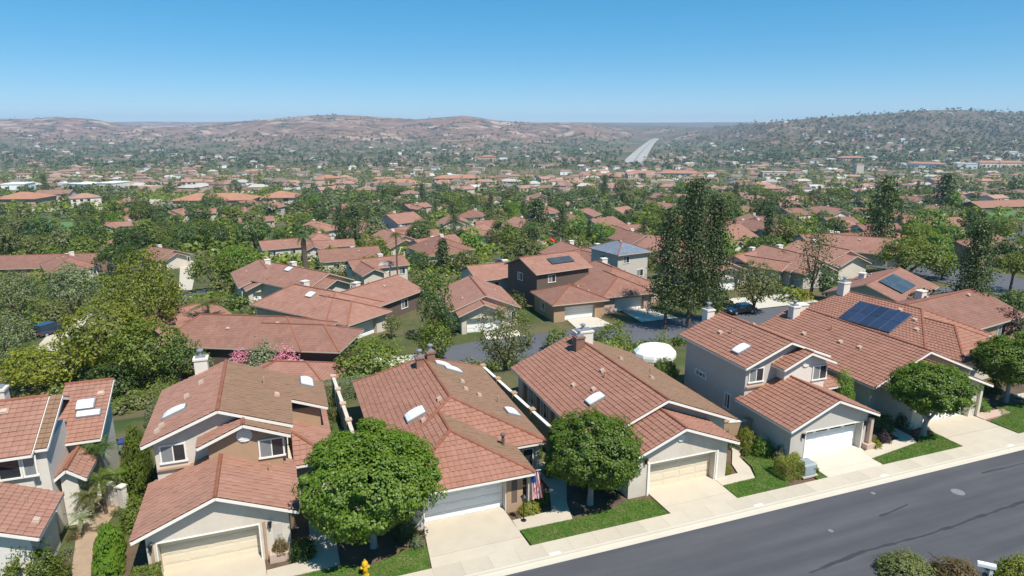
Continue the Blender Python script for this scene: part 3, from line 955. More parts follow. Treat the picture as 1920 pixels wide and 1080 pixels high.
    def lamp(s, x, y, z):
        m_ = MB(); m_.box(x - 0.07, x + 0.07, y - 0.02, y, z - 0.08, z + 0.2); m_.box(x - 0.1, x + 0.1, y - 0.24, y - 0.02, z + 0.2, z + 0.24)
        m_.lathe([(0.06, z - 0.08), (0.09, z + 0.18)], (x, y - 0.13), 8)
        m_.build("wall_lamp", BLACK, s.root)

    def finish(s):
        Rm = s.root.matrix_basis if s.root.matrix_basis else Matrix()
        Rm = Matrix.Translation(s.root.location) @ Matrix.Rotation(s.root.rotation_euler[2], 4, 'Z')
        # walls
        if s.walls.v:
            s.walls.build("wall", s.wmats, s.root)
        # roof slabs
        rm = MB(); th = 0.11
        for poly, mat in s.planes:
            rm.solid([(p.x, p.y, p.z - th) for p in poly], [tuple(p) for p in poly])
        roof = rm.build("roof", UNDER if s.level else getattr(s, 'roof_mat', ROOF_MID), s.root)
        # fascia boards
        fm = MB()
        for a_, b_ in s.edges:
            a_, b_ = Vector(a_), Vector(b_)
            fm.bar(a_ + Vector((0, 0, -0.1)), b_ + Vector((0, 0, -0.1)), 0.06, 0.15)
        if fm.v:
            fm.build("fascia", s.trim, s.root)
        if s.level == 0:
            # ridge caps joined, one strip per ridge
            cm = MB()
            for a_, b_ in s.ridges:
                a_, b_ = Vector(a_), Vector(b_)
                cm.bar(a_ + Vector((0, 0, 0.03)), b_ + Vector((0, 0, 0.03)), 0.22, 0.10)
            if cm.v:
                cm.build("ridge_caps", CAP, roof)
            return s
        tiles = []
        rng = random.Random(len(s.planes) * 13 + int(s.root.location.x * 7))
        for poly, mat in s.planes:
            nn = (poly[1] - poly[0]).cross(poly[2] - poly[0]).normalized()
            e = Vector((0, 0, 1)).cross(nn).normalized(); up = nn.cross(e)
            if up.z < 0:
                up = -up; e = -e
            A = [(p.dot(e), p.dot(up)) for p in poly]
            d0 = poly[0].dot(nn)
            b0 = min(p[1] for p in A); b1 = max(p[1] for p in A)
            nrow = max(1, round((b1 - b0) / TS)); st = (b1 - b0) / nrow
            for r_ in range(nrow):
                b = b0 + (r_ + 0.5) * st
                xs = []
                for i in range(len(A)):
                    (p0, q0), (p1, q1) = A[i], A[(i + 1) % len(A)]
                    if (q0 > b) != (q1 > b):
                        xs.append(p0 + (p1 - p0) * (b - q0) / (q1 - q0))
                xs.sort()
                for k in range(0, len(xs) - 1, 2):
                    n_ = max(1, round((xs[k + 1] - xs[k]) / TW)); wd = (xs[k + 1] - xs[k]) / n_
                    for j in range(n_):
                        a_ = xs[k] + (j + 0.5) * wd
                        P = e * a_ + up * b + nn * (d0 + 0.012 + rng.uniform(-0.006, 0.008))
                        yaw = rng.uniform(-0.012, 0.012); tilt = rng.uniform(-0.012, 0.02)
                        ee = (e + up * yaw).normalized(); uu = (up - e * yaw + nn * tilt).normalized(); n2 = ee.cross(uu)
                        tiles.append((P, ee * (wd / TW), uu, n2, mat))
        single = 0
        if s.level == 2:
            def key(t):
                w_ = Rm @ t[0]; vd = (CAMV - w_)
                nw = Rm.to_3x3() @ t[3]
                return vd.length / max(0.05, nw.dot(vd.normalized()))
            def seen(t):
                w_ = Rm @ t[0]
                f = w_.y * CP - (w_.z - CAM_Z) * SP; u_ = w_.y * SP + (w_.z - CAM_Z) * CP
                return abs(FPX * w_.x / f) < 985 and -FPX * u_ / f < 560
            vis = sorted([t for t in tiles if seen(t)], key=key)
            ids = set(id(t) for t in vis[:298])
            for t in tiles:
                if id(t) in ids:
                    P, ee, uu, n2, mat = t
                    if mat.name not in TILE_ME:
                        TILE_ME[mat.name] = tile_mesh(mat)
                    o = link("roof_tile", TILE_ME[mat.name], roof)
                    o.matrix_basis = Matrix.Translation(P) @ Matrix((ee, uu, n2)).transposed().to_4x4()
            tiles = [t for t in tiles if id(t) not in ids]
        for mat in {t[4] for t in tiles}:
            sub = [t for t in tiles if t[4] is mat]
            B = np.array([[list(t[1]), list(t[2]), list(t[3])] for t in sub]); Pp = np.array([list(t[0]) for t in sub])
            V = np.einsum('vk,nkc->nvc', TILE_V, B) + Pp[:, None, :]
            n_ = len(sub); base = (np.arange(n_) * 10)[:, None, None]
            q = np.array(TILE_Q + [(8, 9, 3, 0), (0, 3, 2, 1)])[None] + base
            me = np_mesh("roof_tiles", V.reshape(-1, 3), q.reshape(-1, 4), mat)
            tag(link("roof_tiles", me, roof), kind='stuff')
        for a_, b_ in s.ridges:
            a_, b_ = Vector(a_), Vector(b_); d = b_ - a_; n_ = max(1, round(d.length / 0.4)); dn = d.normalized()
            if dn.z < -0.01:
                a_, b_ = b_, a_; d = -d; dn = -dn
            sd = dn.cross(Vector((0, 0, 1))).normalized(); nz = sd.cross(dn)
            for i in range(n_):
                P = a_ + d * ((i + 0.5) / n_) + nz * 0.045
                o = link("ridge_tile", CAP_ME, roof)
                o.matrix_basis = Matrix.Translation(P) @ Matrix((sd, dn, nz)).transposed().to_4x4()
        return s


def at_uv(u, v, z=0.0):
    x, y = W(u, v)
    return dict(x=x, y=y, z=z)


# ---- house models of the estate -------------------------------------------------
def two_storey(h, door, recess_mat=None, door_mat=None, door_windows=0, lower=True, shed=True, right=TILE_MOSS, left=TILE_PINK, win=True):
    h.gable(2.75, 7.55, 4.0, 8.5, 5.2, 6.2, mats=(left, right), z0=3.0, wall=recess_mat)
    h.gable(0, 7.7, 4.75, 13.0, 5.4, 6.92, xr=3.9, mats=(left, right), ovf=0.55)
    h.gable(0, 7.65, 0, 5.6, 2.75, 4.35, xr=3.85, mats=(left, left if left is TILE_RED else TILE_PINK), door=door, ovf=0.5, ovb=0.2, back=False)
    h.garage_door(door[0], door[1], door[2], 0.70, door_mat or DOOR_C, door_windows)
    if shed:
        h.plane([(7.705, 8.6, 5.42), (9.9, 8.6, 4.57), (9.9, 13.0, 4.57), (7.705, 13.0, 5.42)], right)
        h.edges += [((7.7, 8.6, 5.42), (9.9, 8.6, 4.57)), ((9.9, 8.6, 4.57), (9.9, 13.0, 4.57))]
        h.walls.box(7.3, 9.45, 9.0, 12.6, -0.3, 4.55, h.wm(recess_mat))
    if lower:
        h.plane([(7.6, 5.0, 2.7), (9.95, 5.0, 2.7), (7.6, 7.3, 3.8)], TILE_PINK)
        h.plane([(9.95, 5.0, 2.7), (9.95, 12.4, 2.7), (7.6, 12.4, 3.8), (7.6, 7.3, 3.8)], TILE_PINK)
        h.ridges.append(((9.95, 5.0, 2.7), (7.6, 7.3, 3.8)))
        h.edges += [((7.6, 5.0, 2.7), (9.95, 5.0, 2.7)), ((9.95, 5.0, 2.7), (9.95, 12.4, 2.7))]
        h.walls.box(7.3, 9.5, 5.5, 12.0, -0.3, 2.7, 0)
    if win:
        h.window(1.4, 5.3, 4.05, 1.15, 0.95)
        h.window(6.5, 4.5, 3.85, 1.2, 1.0)
    # ledge under the first upper window
    m_ = MB(); m_.box(0.55, 2.3, 5.14, 5.3, 3.62, 3.72); m_.build("ledge", STUCCO_TAN, h.root)
    h.gable_vent(5.15, 4.5, 5.35, 0.42)
    h.lamp(door[0] - 0.28, 0.5, 1.9)


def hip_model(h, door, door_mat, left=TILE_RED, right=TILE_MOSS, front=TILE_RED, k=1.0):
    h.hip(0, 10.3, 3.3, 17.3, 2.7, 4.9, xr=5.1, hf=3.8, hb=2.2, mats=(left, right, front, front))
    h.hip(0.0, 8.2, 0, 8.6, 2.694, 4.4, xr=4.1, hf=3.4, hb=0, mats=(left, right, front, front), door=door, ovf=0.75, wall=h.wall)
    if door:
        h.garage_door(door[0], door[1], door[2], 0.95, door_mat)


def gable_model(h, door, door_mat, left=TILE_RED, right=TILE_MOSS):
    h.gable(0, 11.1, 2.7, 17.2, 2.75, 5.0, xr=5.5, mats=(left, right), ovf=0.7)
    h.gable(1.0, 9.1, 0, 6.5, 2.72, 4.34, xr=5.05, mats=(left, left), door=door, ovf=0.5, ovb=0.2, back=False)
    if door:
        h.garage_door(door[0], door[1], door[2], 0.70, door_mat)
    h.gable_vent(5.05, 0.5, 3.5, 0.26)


# ---- front row -----------------------------------------------------------------
h = House("house", "two storey house with tan wall between white trimmed gables, left of the large round tree", **at_uv(-7.8, 31.8), level=2, wall=STUCCO)
two_storey(h, (0.98, 5.65, 2.1), recess_mat=STUCCO_TAN, door_mat=DOOR_C)
h.chimney(2.4, 13.1, 0.8, 0.7, 7.35, STUCCO_W)
h.skylight(1.45, 7.4, 0.62, 1.25); h.skylight(8.8, 12.0, 1.3, 0.8)
for x_, y_, k_ in ((1.9, 9.2, 1), (2.6, 10.6, 1), (0.9, 6.2, 1), (6.2, 10.2, 0), (6.9, 8.6, 1), (0.75, 5.7, 1), (6.3, 3.6, 0)):
    h.vent(x_, y_, k_)
m_ = MB()                                                       # brick planter and porch post right of the garage
m_.box(6.05, 7.15, 0.0, 0.49, 0.0, 0.5); m_.build("planter", STUCCO_PINK, h.root)
m_ = MB(); m_.box(6.35, 6.75, 0.47, 0.498, 0.3, 2.0); m_.build("niche_shade", STUCCO_GREY, h.root)  # flat greyer panel on the wall; the recess and its shade are only painted
for x_ in (5.86, 0.68):
    m_ = MB(); m_.box(x_, x_ + .12, 0.42, 0.51, 0, 2.25); m_.build("door_post", STUCCO_TAN, h.root)
h.lamp(6.2, 0.5, 1.95)
h.finish()

h = House("house", "single storey house with hipped front roof above a white garage door, flag at its corner", **at_uv(4.6, 31.3), level=2, wall=STUCCO)
hip_model(h, (1.85, 6.65, 2.15), DOOR_W)
h.chimney(4.55, 13.9, 0.55, 0.5, 5.5, BRICK_M); h.chimney(5.5, 14.5, 0.6, 0.55, 5.6, BRICK_M)
h.skylight(2.85, 7.2, 1.0, 1.25); h.skylight(9.3, 7.0, 0.9, 0.9); h.skylight(6.4, 14.2, 0.6, 1.3); h.skylight(7.0, 13.6, 0.6, 1.3)
for x_, y_, k_ in ((7.3, 3.0, 2), (3.1, 6.0, 1), (7.0, 11.2, 1), (6.8, 9.6, 1), (7.6, 9.0, 1), (8.9, 8.6, 0), (4.5, 7.5, 1)):
    h.vent(x_, y_, k_)
m_ = MB(); m_.box(6.72, 7.7, 0.655, 0.745, -0.1, 2.5); m_.build("door_surround", STUCCO_TAN, h.root)
m_ = MB(); m_.box(7.0, 7.35, 0.645, 0.652, 0.6, 2.2); m_.build("niche_shade", STUCCO_BROWN, h.root)  # thin brown panel paints the dark of a recess onto the flat pier
for x_, y_ in ((7.95, .4), (9.7, 3.6)):
    m_ = MB(); m_.box(x_, x_ + .25, y_, y_ + .25, -0.1, 2.6); m_.build("porch_post", STUCCO, h.root)
h.window(8.9, 3.8, 0.9, 1.3, 1.2)
h.window(0.5, 9.0, 1.0, 1.2, 1.1, 'l'); h.window(0.5, 13.0, 1.0, 1.2, 1.1, 'l')
h.finish()

h = House("house", "single storey house with cream gabled garage, right of the second round tree", **at_uv(17.2, 30.3), level=2, wall=STUCCO)
gable_model(h, (2.95, 7.7, 2.1), DOOR_C)
h.chimney(4.75, 14.4, 0.75, 0.7, 5.8, BRICK_M); h.chimney(5.6, 15.4, 1.5, 0.8, 5.9, STUCCO_W)
h.skylight(2.45, 6.8, 0.75, 1.2)
for x_, y_, k_ in ((4.4, 9.6, 1), (4.1, 8.7, 0), (2.2, 9.8, 1), (2.9, 8.0, 1), (7.5, 8.0, 1), (8.6, 9.8, 0), (7.2, 12.0, 1)):
    h.vent(x_, y_, k_)
for y_ in (8.2, 11.0, 13.6):
    h.window(0.5, y_, 0.9, 1.5, 1.4, 'l', panes=3, curtain=True)
m_ = MB()
for y_ in (7.0, 9.6, 12.3, 15.0):
    m_.box(0.25, 0.5, y_ - 0.18, y_ + 0.18, -0.1, 2.6)
m_.build("pilasters", STUCCO_TAN, h.root)
h.window(9.7, 3.4, 0.8, 1.1, 1.2); h.lamp(2.6, 0.5, 2.3)
for x_ in (7.78, 2.77):
    m_ = MB(); m_.box(x_, x_ + .12, 0.42, 0.51, 0, 2.2); m_.build("door_post", TRIM, h.root)
h.finish()

h = House("house", "grey two storey house with white garage door topped by four small panes", **at_uv(30.4, 30.3), level=2, wall=STUCCO_GREY)
two_storey(h, (1.75, 6.75, 2.15), recess_mat=STUCCO_W, door_mat=DOOR_W, door_windows=4, right=TILE_RED, left=TILE_RED)
h.chimney(2.9, 13.2, 0.7, 0.7, 7.3, STUCCO_W)
h.skylight(1.3, 6.9, 0.7, 1.15)
for x_, y_, k_ in ((1.9, 10.2, 1), (2.3, 9.4, 0), (5.2, 10.5, 1)):
    h.vent(x_, y_, k_)
h.window(0.5, 7.0, 1.4, 0.55, 1.1, 'l', panes=2); h.window(0.5, 10.4, 2.7, 1.2, 0.32, 'l', panes=3)
m_ = MB(); m_.box(7.2, 7.45, 0.2, 0.47, 0, 2.4); m_.box(6.95, 7.7, 0.05, 0.49, 0, 0.5); m_.build("porch_post", STUCCO_PINK, h.root)
h.lamp(6.95, 0.5, 1.9)
h.finish()

h = House("house", "single storey house with a long plain tile roof, behind the forked street tree", **at_uv(41.7, 31.3), level=1, wall=STUCCO)
gable_model(h, (2.7, 7.6, 2.1), DOOR_W, left=TILE_RED, right=TILE_PINK)
h.chimney(4.0, 15.6, 0.8, 0.7, 5.5, STUCCO_W); h.chimney(5.0, 16.0, 1.4, 0.8, 5.5, STUCCO_W, cap=False)
for x_, y_, k_ in ((3.0, 9.0, 1), (3.2, 7.2, 1), (2.4, 12.5, 1), (4.0, 11.0, 0)):
    h.vent(x_, y_, k_)
for x_, y_ in ((8.3, .3), (9.9, 3.0)):
    m_ = MB(); m_.box(x_, x_ + .25, y_, y_ + .25, 0, 2.6); m_.build("porch_post", STUCCO, h.root)
h.window(9.8, 3.4, 0.8, 1.1, 1.2)
h.finish()

h = House("house", "single storey house with a blue solar array on its tile roof", **at_uv(53.6, 35.6), rot=STREET + R(7), level=1, wall=STUCCO)
hip_model(h, None, None, right=TILE_RED)
h.chimney(4.6, 15.2, 1.0, 0.8, 6.0, STUCCO_W)
for x_, y_, k_ in ((4.2, 8.6, 1), (3.4, 6.6, 1), (2.2, 5.6, 1)):
    h.vent(x_, y_, k_)
m_ = MB(); m_.box(-2.0, 2.0, -1.7, 1.7, 0, 0.05)
arr = MB(); arr.box(-2.75, 2.75, -1.72, 1.72, 0.06, 0.09)
so = h.on_roof("solar_array", 2.35, 9.9, arr, SOLAR_F, lift=0.1)
for i in range(5):
    for j in range(2):
        c_ = MB(); c_.box(-2.72 + i * 1.09, -2.72 + i * 1.09 + 1.05, -1.69 + j * 1.70, -1.69 + j * 1.70 + 1.66, 0.091, 0.115)
        c_.build("solar_panel", SOLAR, so)
h.window(6.6, 0.5, 0.9, 1.4, 1.2)
h.finish()

h = House("house", "two storey house cut by the left edge, black window under its front eave", **at_uv(-20, 33.3), level=2, wall=STUCCO_W)
h.gable(4.55, 12.5, -14, 6.9, 5.3, 7.0, xr=8.5, axis='x', mats=(TILE_PINK, TILE_MOSS), ovf=0.4, ovb=0.3)
h.gable(0.4, 8.1, 0, 4.2, 2.7, 4.5, xr=4.6, mats=(TILE_PINK, TILE_PINK), ovf=0.5, ovb=0.1, back=False)
h.gable(8.4, 13.6, 6.4, 9.1, 4.0, 5.9, xr=13.3, axis='x', mats=(TILE_PINK, TILE_MOSS), ovf=0.1, ovb=0.35)
h.gable(7.0, 8.8, 5.7, 8.6, 2.9, 3.6, axis='y', mats=(TILE_PINK, TILE_PINK), ovf=0.3, ovb=0.1, back=False)
h.walls.box(6.6, 7.3, 5.3, 9.0, -0.3, 5.25, 0)
h.plane([(6.92, 5.0, 5.35), (7.5, 5.0, 5.35), (7.5, 8.7, 6.9), (6.92, 8.7, 6.9)], TILE_MOSS)
h.edges += [((6.92, 5.0, 5.35), (7.5, 5.0, 5.35)), ((7.5, 5.0, 5.35), (7.5, 8.7, 6.9))]
h.window(5.2, 4.95, 3.95, 1.9, 1.0, curtain=False); h.window(6.6, 4.95, 3.95, 0.5, 1.0, panes=1)
h.chimney(3.0, 12.1, 1.3, 0.8, 6.6, STUCCO_W)
h.skylight(7.9, 11.2, 0.9, 0.8); h.skylight(8.2, 10.4, 1.2, 0.45)
h.vent(7.0, 2.6, 0); h.vent(7.7, 1.2, 1); h.vent(5.0, 7.6, 1); h.vent(3.2, 6.4, 1); h.vent(8.6, 12.0, 1)
h.finish()


# ---- walls between the gardens ---------------------------------------------------
def garden_wall(label, p, q, hgt, mat, z=0.0, cap=STUCCO_W):
    x, y = W(*p); d = Vector(W(*q)) - Vector((x, y)); L_ = d.length
    o = thing("garden_wall", label, "wall", x, y, z, math.atan2(d.y, d.x))
    m_ = MB(); m_.box(0, L_, -0.1, 0.1, -1.0, hgt)
    m_.build("wall_body", mat, o)
    n_ = max(1, round(L_ / 3.2))
    pm = MB(); pm.box(-0.18, 0.18, -0.18, 0.18, -1.0, hgt + 0.12); pm.box(-0.23, 0.23, -0.23, 0.23, hgt + 0.12, hgt + 0.2)
    pme = pm.mesh("pilaster", mat)
    for k in range(n_ + 1):
        link("pilaster", pme, o, (L_ * k / n_, 0, 0))
    cm = MB(); cm.box(0, L_ / n_ - 0.012, -0.13, 0.13, hgt + 0.001, hgt + 0.06)
    cme = cm.mesh("coping", cap)
    for k in range(n_):
        link("coping", cme, o, (L_ * k / n_ + 0.006, 0, 0))


garden_wall("brown garden wall with pale coping left of the cream gabled house", (15.75, 50.6), (16.6, 37.5), 1.9, STUCCO_TAN)
garden_wall("short pale garden wall between the brown gabled and the hipped house", (3.4, 53), (3.75, 41.0), 1.7, STUCCO_PINK, cap=STUCCO)
garden_wall("garden wall with pale coping behind the white tent", (28.8, 50.4), (29.2, 35.2), 1.8, STUCCO_TAN)
garden_wall("low brown wall with gate pier beside the clipped shrubs", (28.9, 35.0), (30.7, 34.7), 1.5, STUCCO_TAN)
garden_wall("white garden wall end between dirt path and hedge", (-10.7, 41.0), (-9.9, 40.4), 1.2, STUCCO_W)
#==HOUSES2==
# ---------------------------------------------------------------- houses beyond the lower street
def mid(label, x, y, z, rot, model, w=11.0, d=15.0, st=1, wall=None, door=None, chim=True, extra=None, cat="house", trim=None, group=None, vents=2, roof=None):
    if 'below the blossom' in label:
        z -= 1.5
    h = House("house", label, x, y, z, rot, level=0, wall=wall or STUCCO, cat=cat, trim=trim or TRIM_M, group=group)
    e = 2.75 + (2.65 if st == 2 else 0)
    if model == 'hip':
        h.hip(-w / 2, w / 2, d * 0.2, d, e, e + w * 0.2, hf=w * 0.36, hb=w * 0.25)
        h.hip(-w / 2, w * 0.26, 0, d * 0.5, e - 0.006, e + w * 0.16, hf=w * 0.3, hb=0, door=door, ovf=0.7)
    elif model == 'gable':
        h.gable(-w / 2, w / 2, d * 0.16, d, e, e + w * 0.2)
        h.gable(-w / 2 + 0.8, w * 0.28, 0, d * 0.45, e - 0.03, e + w * 0.145, door=door, ovf=0.7, ovb=0.2, back=False)
        h.gable_vent(w * 0.14 - w * 0.13, 0.7, e + w * 0.075, 0.3)
    elif model == 'side':
        h.gable(0, d, -w / 2, w / 2, e, e + d * 0.19, axis='x')
    elif model == 'hipbox':
        h.hip(-w / 2, w / 2, 0, d, e, e + min(w, d) * 0.2, hf=min(w, d) * .48, hb=min(w, d) * .48, door=door, ovf=0.6)
    elif model == 'ell':
        h.gable(d * 0.45, d, -w / 2, w / 2, e, e + d * 0.11, axis='x')
        h.gable(-w / 2, -w * 0.08, 0, d * 0.7, e - 0.01, e + w * 0.095, door=door, ovf=0.6)
    if door and model in ('hip', 'gable', 'hipbox', 'ell'):
        yo = 0.9 if model in ('hip', 'gable') else 0.8
        h.garage_door(door[0], door[1], door[2], yo, DOOR_W)
    if chim:
        cx_, cy_ = (w * 0.1, d * 0.8)
        h.chimney(cx_, cy_, 1.0, 0.8, h.zat(cx_, cy_)[0] + 0.9, STUCCO_W, cap=False)
    fy = {'hip': d * 0.2 + 0.5, 'gable': d * 0.16 + 0.5, 'side': 0.5, 'hipbox': 0.6, 'ell': d * 0.45 + 0.5}[model]
    if model in ('side', 'hipbox') and not door:
        h.window(-w * 0.25, fy, 0.9, 1.4, 1.2); h.window(w * 0.22, fy, 0.9, 1.4, 1.2)
    elif model != 'hipbox':
        h.window(w * 0.37, fy, 0.9, 1.2, 1.2)
    h.window(-w / 2 + 0.5, d * 0.55, e - 1.9, 1.3, 1.1, 'l')
    if st == 2:
        h.window(-w * 0.2, fy if model != 'hipbox' else 0.6, 3.7, 1.3, 1.1)
    rr = random.Random(int(x * 3 + y))
    for _ in range(vents):
        h.vent(rr.uniform(-w * .35, w * .35), rr.uniform(d * .3, d * .85), 1)
    if extra:
        extra(h)
    h.roof_mat = roof or ROOF_MID
    return h.finish()


def add_skylight(x, y):
    return lambda h: h.skylight(x, y, 1.1, 1.1)


SOLAR_G = M('solar_dull', (0.055, 0.068, 0.075), rough=0.3, var=0.15, piece=0.15, spec=0.5)
ROOF_GREY = course_mat('roof_blue_grey', (0.12, 0.145, 0.18), (0.16, 0.185, 0.225), 0.115)


def add_solar(x, y, nx, ny, label=None):
    def f(h):
        arr_ = MB(); arr_.box(-nx * .55, nx * .55, -ny * .85, ny * .85, 0.05, 0.08)
        so_ = h.on_roof("solar_array", x, y, arr_, SOLAR_F, lift=0.12)
        for i_ in range(nx):
            for j_ in range(ny):
                c_ = MB(); c_.box(-nx * .55 + i_ * 1.1 + .03, -nx * .55 + i_ * 1.1 + 1.07, -ny * .85 + j_ * 1.7 + .03, -ny * .85 + j_ * 1.7 + 1.67, 0.081, 0.1)
                c_.build("solar_panel", SOLAR_G, so_)
    return f


def E_(px, py, h=2.7):
    x, y, z, t = spot(px, py, h)
    return x, y, z


S20 = STREET
D1 = (-3.4, 1.4, 2.15)


def uvz(u, v):
    x, y = W(u, v)
    return x, y, G(x, y)


mid("long hipped house at the end of the lower street, left of the twin dark trees", *E_(708, 592), rot=R(58), model='hip', w=11, d=19, door=(-4.4, 0.4, 2.1), extra=add_skylight(-1.5, 11))
mid("long hipped house whose tile roof runs behind the pink blossom bushes", *E_(668, 632), rot=R(84), model='hip', w=11, d=22, wall=STUCCO_BROWN, chim=False)
mid("low tile roofed house between two garden trees, below the blossom bushes", *E_(640, 706, 1.2), rot=R(86), model='hipbox', w=7.5, d=10.5, wall=STUCCO_TAN, chim=False)
mid("low orange roofed house partly hidden behind the tropical palm", *E_(378, 612), rot=R(60), model='side', w=10, d=9, wall=STUCCO_TAN, chim=False)
mid("gable fronted house with white garage gable left of the tall dark palm", *E_(512, 540), rot=R(28), model='gable', w=10.5, d=16, door=(-3.2, 1.6, 2.1))
mid("tile roofed house right of the tall dark palm, white skylight on top", *E_(640, 540), rot=R(55), model='gable', w=10.5, d=17, extra=add_skylight(-1, 12))
mid("steep tile roof behind the slim tall palm trunk", *E_(735, 512), rot=R(30), model='ell', w=12, d=13)
mid("long brown tile roof in front of the slim tall palm trunk", *E_(735, 566), rot=R(62), model='side', w=16, d=10, wall=STUCCO_BROWN)
mid("white gabled garage house right of the twin dark trees", *uvz(25.8, 79.6), rot=S20 - R(6), model='gable', w=10, d=15, door=(-3.0, 1.8, 2.1), chim=False)
mid("dark brown two storey house with a small solar array, behind the hipped garage", *uvz(42, 91.0), rot=S20 + R(12), model='side', w=11, d=9.5, st=2, wall=STUCCO_BROWN, extra=add_solar(1.0, 2.6, 4, 1), chim=False)
mid("small hipped garage house with tan pier across the lower street", *uvz(40.0, 80.9), rot=S20, model='hipbox', w=9.0, d=8.5, door=(-2.3, 2.5, 2.1), wall=STUCCO_TAN, chim=False)
mid("broad hipped house with bright white garage left of the tall pines", *uvz(50.2, 82.4), rot=S20, model='hip', w=12.5, d=17, door=(-3.6, 1.4, 2.1), wall=STUCCO_PINK)
mid("blue grey roofed two storey house left of the tall pines", *uvz(60.5, 101), rot=S20 + R(10), model='hipbox', w=8, d=9, st=2, wall=STUCCO_GREY, chim=False, roof=ROOF_GREY)
mid("pink tiled house directly right of the tall pines, small skylight", *uvz(72.0, 88), rot=S20, model='gable', w=11, d=16, door=(-3.4, 1.4, 2.1), extra=add_skylight(2, 8))
mid("tile roofed house above the small hipped garage, left of the blue grey roof", *E_(1180, 492), rot=R(35), model='ell', w=15, d=14)
mid("tile roof below the purple solar roof left of the pines", *E_(1195, 437), rot=R(15), model='ell', w=15, d=13)
mid("tile roof with white trimmed gable beside the pines, above the blue grey roof", *E_(1222, 458), rot=R(25), model='gable', w=11, d=14)
mid("pale stucco house with tile roof right of the round dark bush", *uvz(88.5, 84.5), rot=S20, model='gable', w=11, d=16, wall=STUCCO_GREY)
mid("house with a bluish patched roof and white chimney behind the solar roof", *uvz(85.0, 63.5), rot=S20 + R(25), model='side', w=16, d=11, extra=add_solar(-1, 3.4, 6, 2))  # dull panel grid stands in for the bluish grey patch on this roof
mid("tile roofed house behind the pale shrub at right", *E_(1862, 610), rot=R(30), model='side', w=14, d=10, wall=STUCCO_TAN)
mid("house with a white gable above the clipped round bush, right of the thin pine", *E_(1612, 496), rot=R(22), model='gable', w=11, d=15)
mid("tile roof half hidden behind the thin pine", *E_(1500, 500), rot=R(40), model='ell', w=13, d=13)
mid("tile roof above the red car at right", *E_(1880, 470), rot=R(30), model='side', w=17, d=10, wall=STUCCO_TAN, chim=False)
mid("small tile roof left of the bright round tree", *E_(1686, 448), rot=R(20), model='hipbox', w=10, d=10)
mid("tile roof between the dark conifer and the thin pine", *E_(1600, 462), rot=R(10), model='ell', w=15, d=13)
mid("broad many gabled roof right of the tall pines", *E_(1418, 432), rot=R(12), model='ell', w=22, d=16)
mid("tile roof with two small chimneys above the thin pine", *E_(1470, 436), rot=R(30), model='gable', w=13, d=15)
mid("long pink roof with a bluish panel row left of the dark conifer", *E_(1540, 400), rot=R(12), model='side', w=30, d=14, extra=add_solar(-2, 3.5, 8, 1))
mid("pink roof with white chimney just left of the dark conifer", *E_(1582, 404), rot=R(18), model='gable', w=16, d=16)
mid("tile roof between the bright round tree and the green field", *E_(1800, 424), rot=R(20), model='side', w=14, d=12)
mid("dark fronted long house beyond the green field", *E_(1890, 388), rot=R(14), model='side', w=40, d=16, wall=STUCCO_BROWN)
mid("tile roof left of the dark fronted long house", *E_(1712, 372), rot=R(10), model='ell', w=24, d=16)
mid("pink roofed house at the far right above the dark fronted one", *E_(1815, 366), rot=R(10), model='ell', w=24, d=16)
mid("long low tile roof with three small chimneys at the left edge", *E_(70, 503), rot=R(8), model='side', w=24, d=12, wall=STUCCO_TAN)
mid("hip end of a tile roof right of the long low roof at left", *E_(140, 508), rot=R(40), model='hip', w=11, d=15)
mid("small steep pink roof at the top of the pale lane", *E_(338, 484), rot=R(60), model='gable', w=10, d=13)
mid("orange patch of tile roof between the dark trees at upper left", *E_(222, 458), rot=R(20), model='hipbox', w=9, d=9)
mid("pink roof on the far side of the dark trees at upper left", *E_(222, 428), rot=R(15), model='ell', w=16, d=13)
mid("tile roof behind the red umbrella", *E_(1030, 445), rot=R(20), model='gable', w=12, d=14)
mid("cream walled house with flat orange roof right of the bright dense tree", *E_(922, 425), rot=R(12), model='side', w=12, d=10)
mid("pair of joined tile roofs left of the bright dense tree", *E_(790, 452), rot=R(25), model='ell', w=18, d=15)
mid("long tile roof left of the joined roofs, behind the slim tall palm", *E_(768, 462), rot=R(35), model='gable', w=14, d=18)
mid("stepped tile roof beside the bright dense tree", *E_(838, 462), rot=R(45), model='side', w=15, d=11)
mid("pink roof among trees above the slim tall palm", *E_(620, 470), rot=R(20), model='ell', w=15, d=13)
mid("small orange roof behind the tall dark palm", *E_(605, 452), rot=R(30), model='hipbox', w=10, d=10)
mid("tile roof with white flat dish below the slender trees", *E_(660, 488), rot=R(22), model='side', w=15, d=11)
mid("pale orange roof just left of the tall dark palm", *E_(532, 466), rot=R(30), model='side', w=12, d=10)
mid("faded pink roof behind the bright twin trees", *E_(1160, 420), rot=R(25), model='hipbox', w=13, d=12)
mid("low pale roof below the red umbrella, left of the brown house", *E_(965, 520), rot=R(25), model='side', w=14, d=9)
mid("tile roof with bright gable end above the brown two storey house", *E_(1105, 492), rot=R(20), model='gable', w=11, d=14)

# far estates and shops of the valley floor: each building a thing, the small ones share meshes
FAR_ME = {}


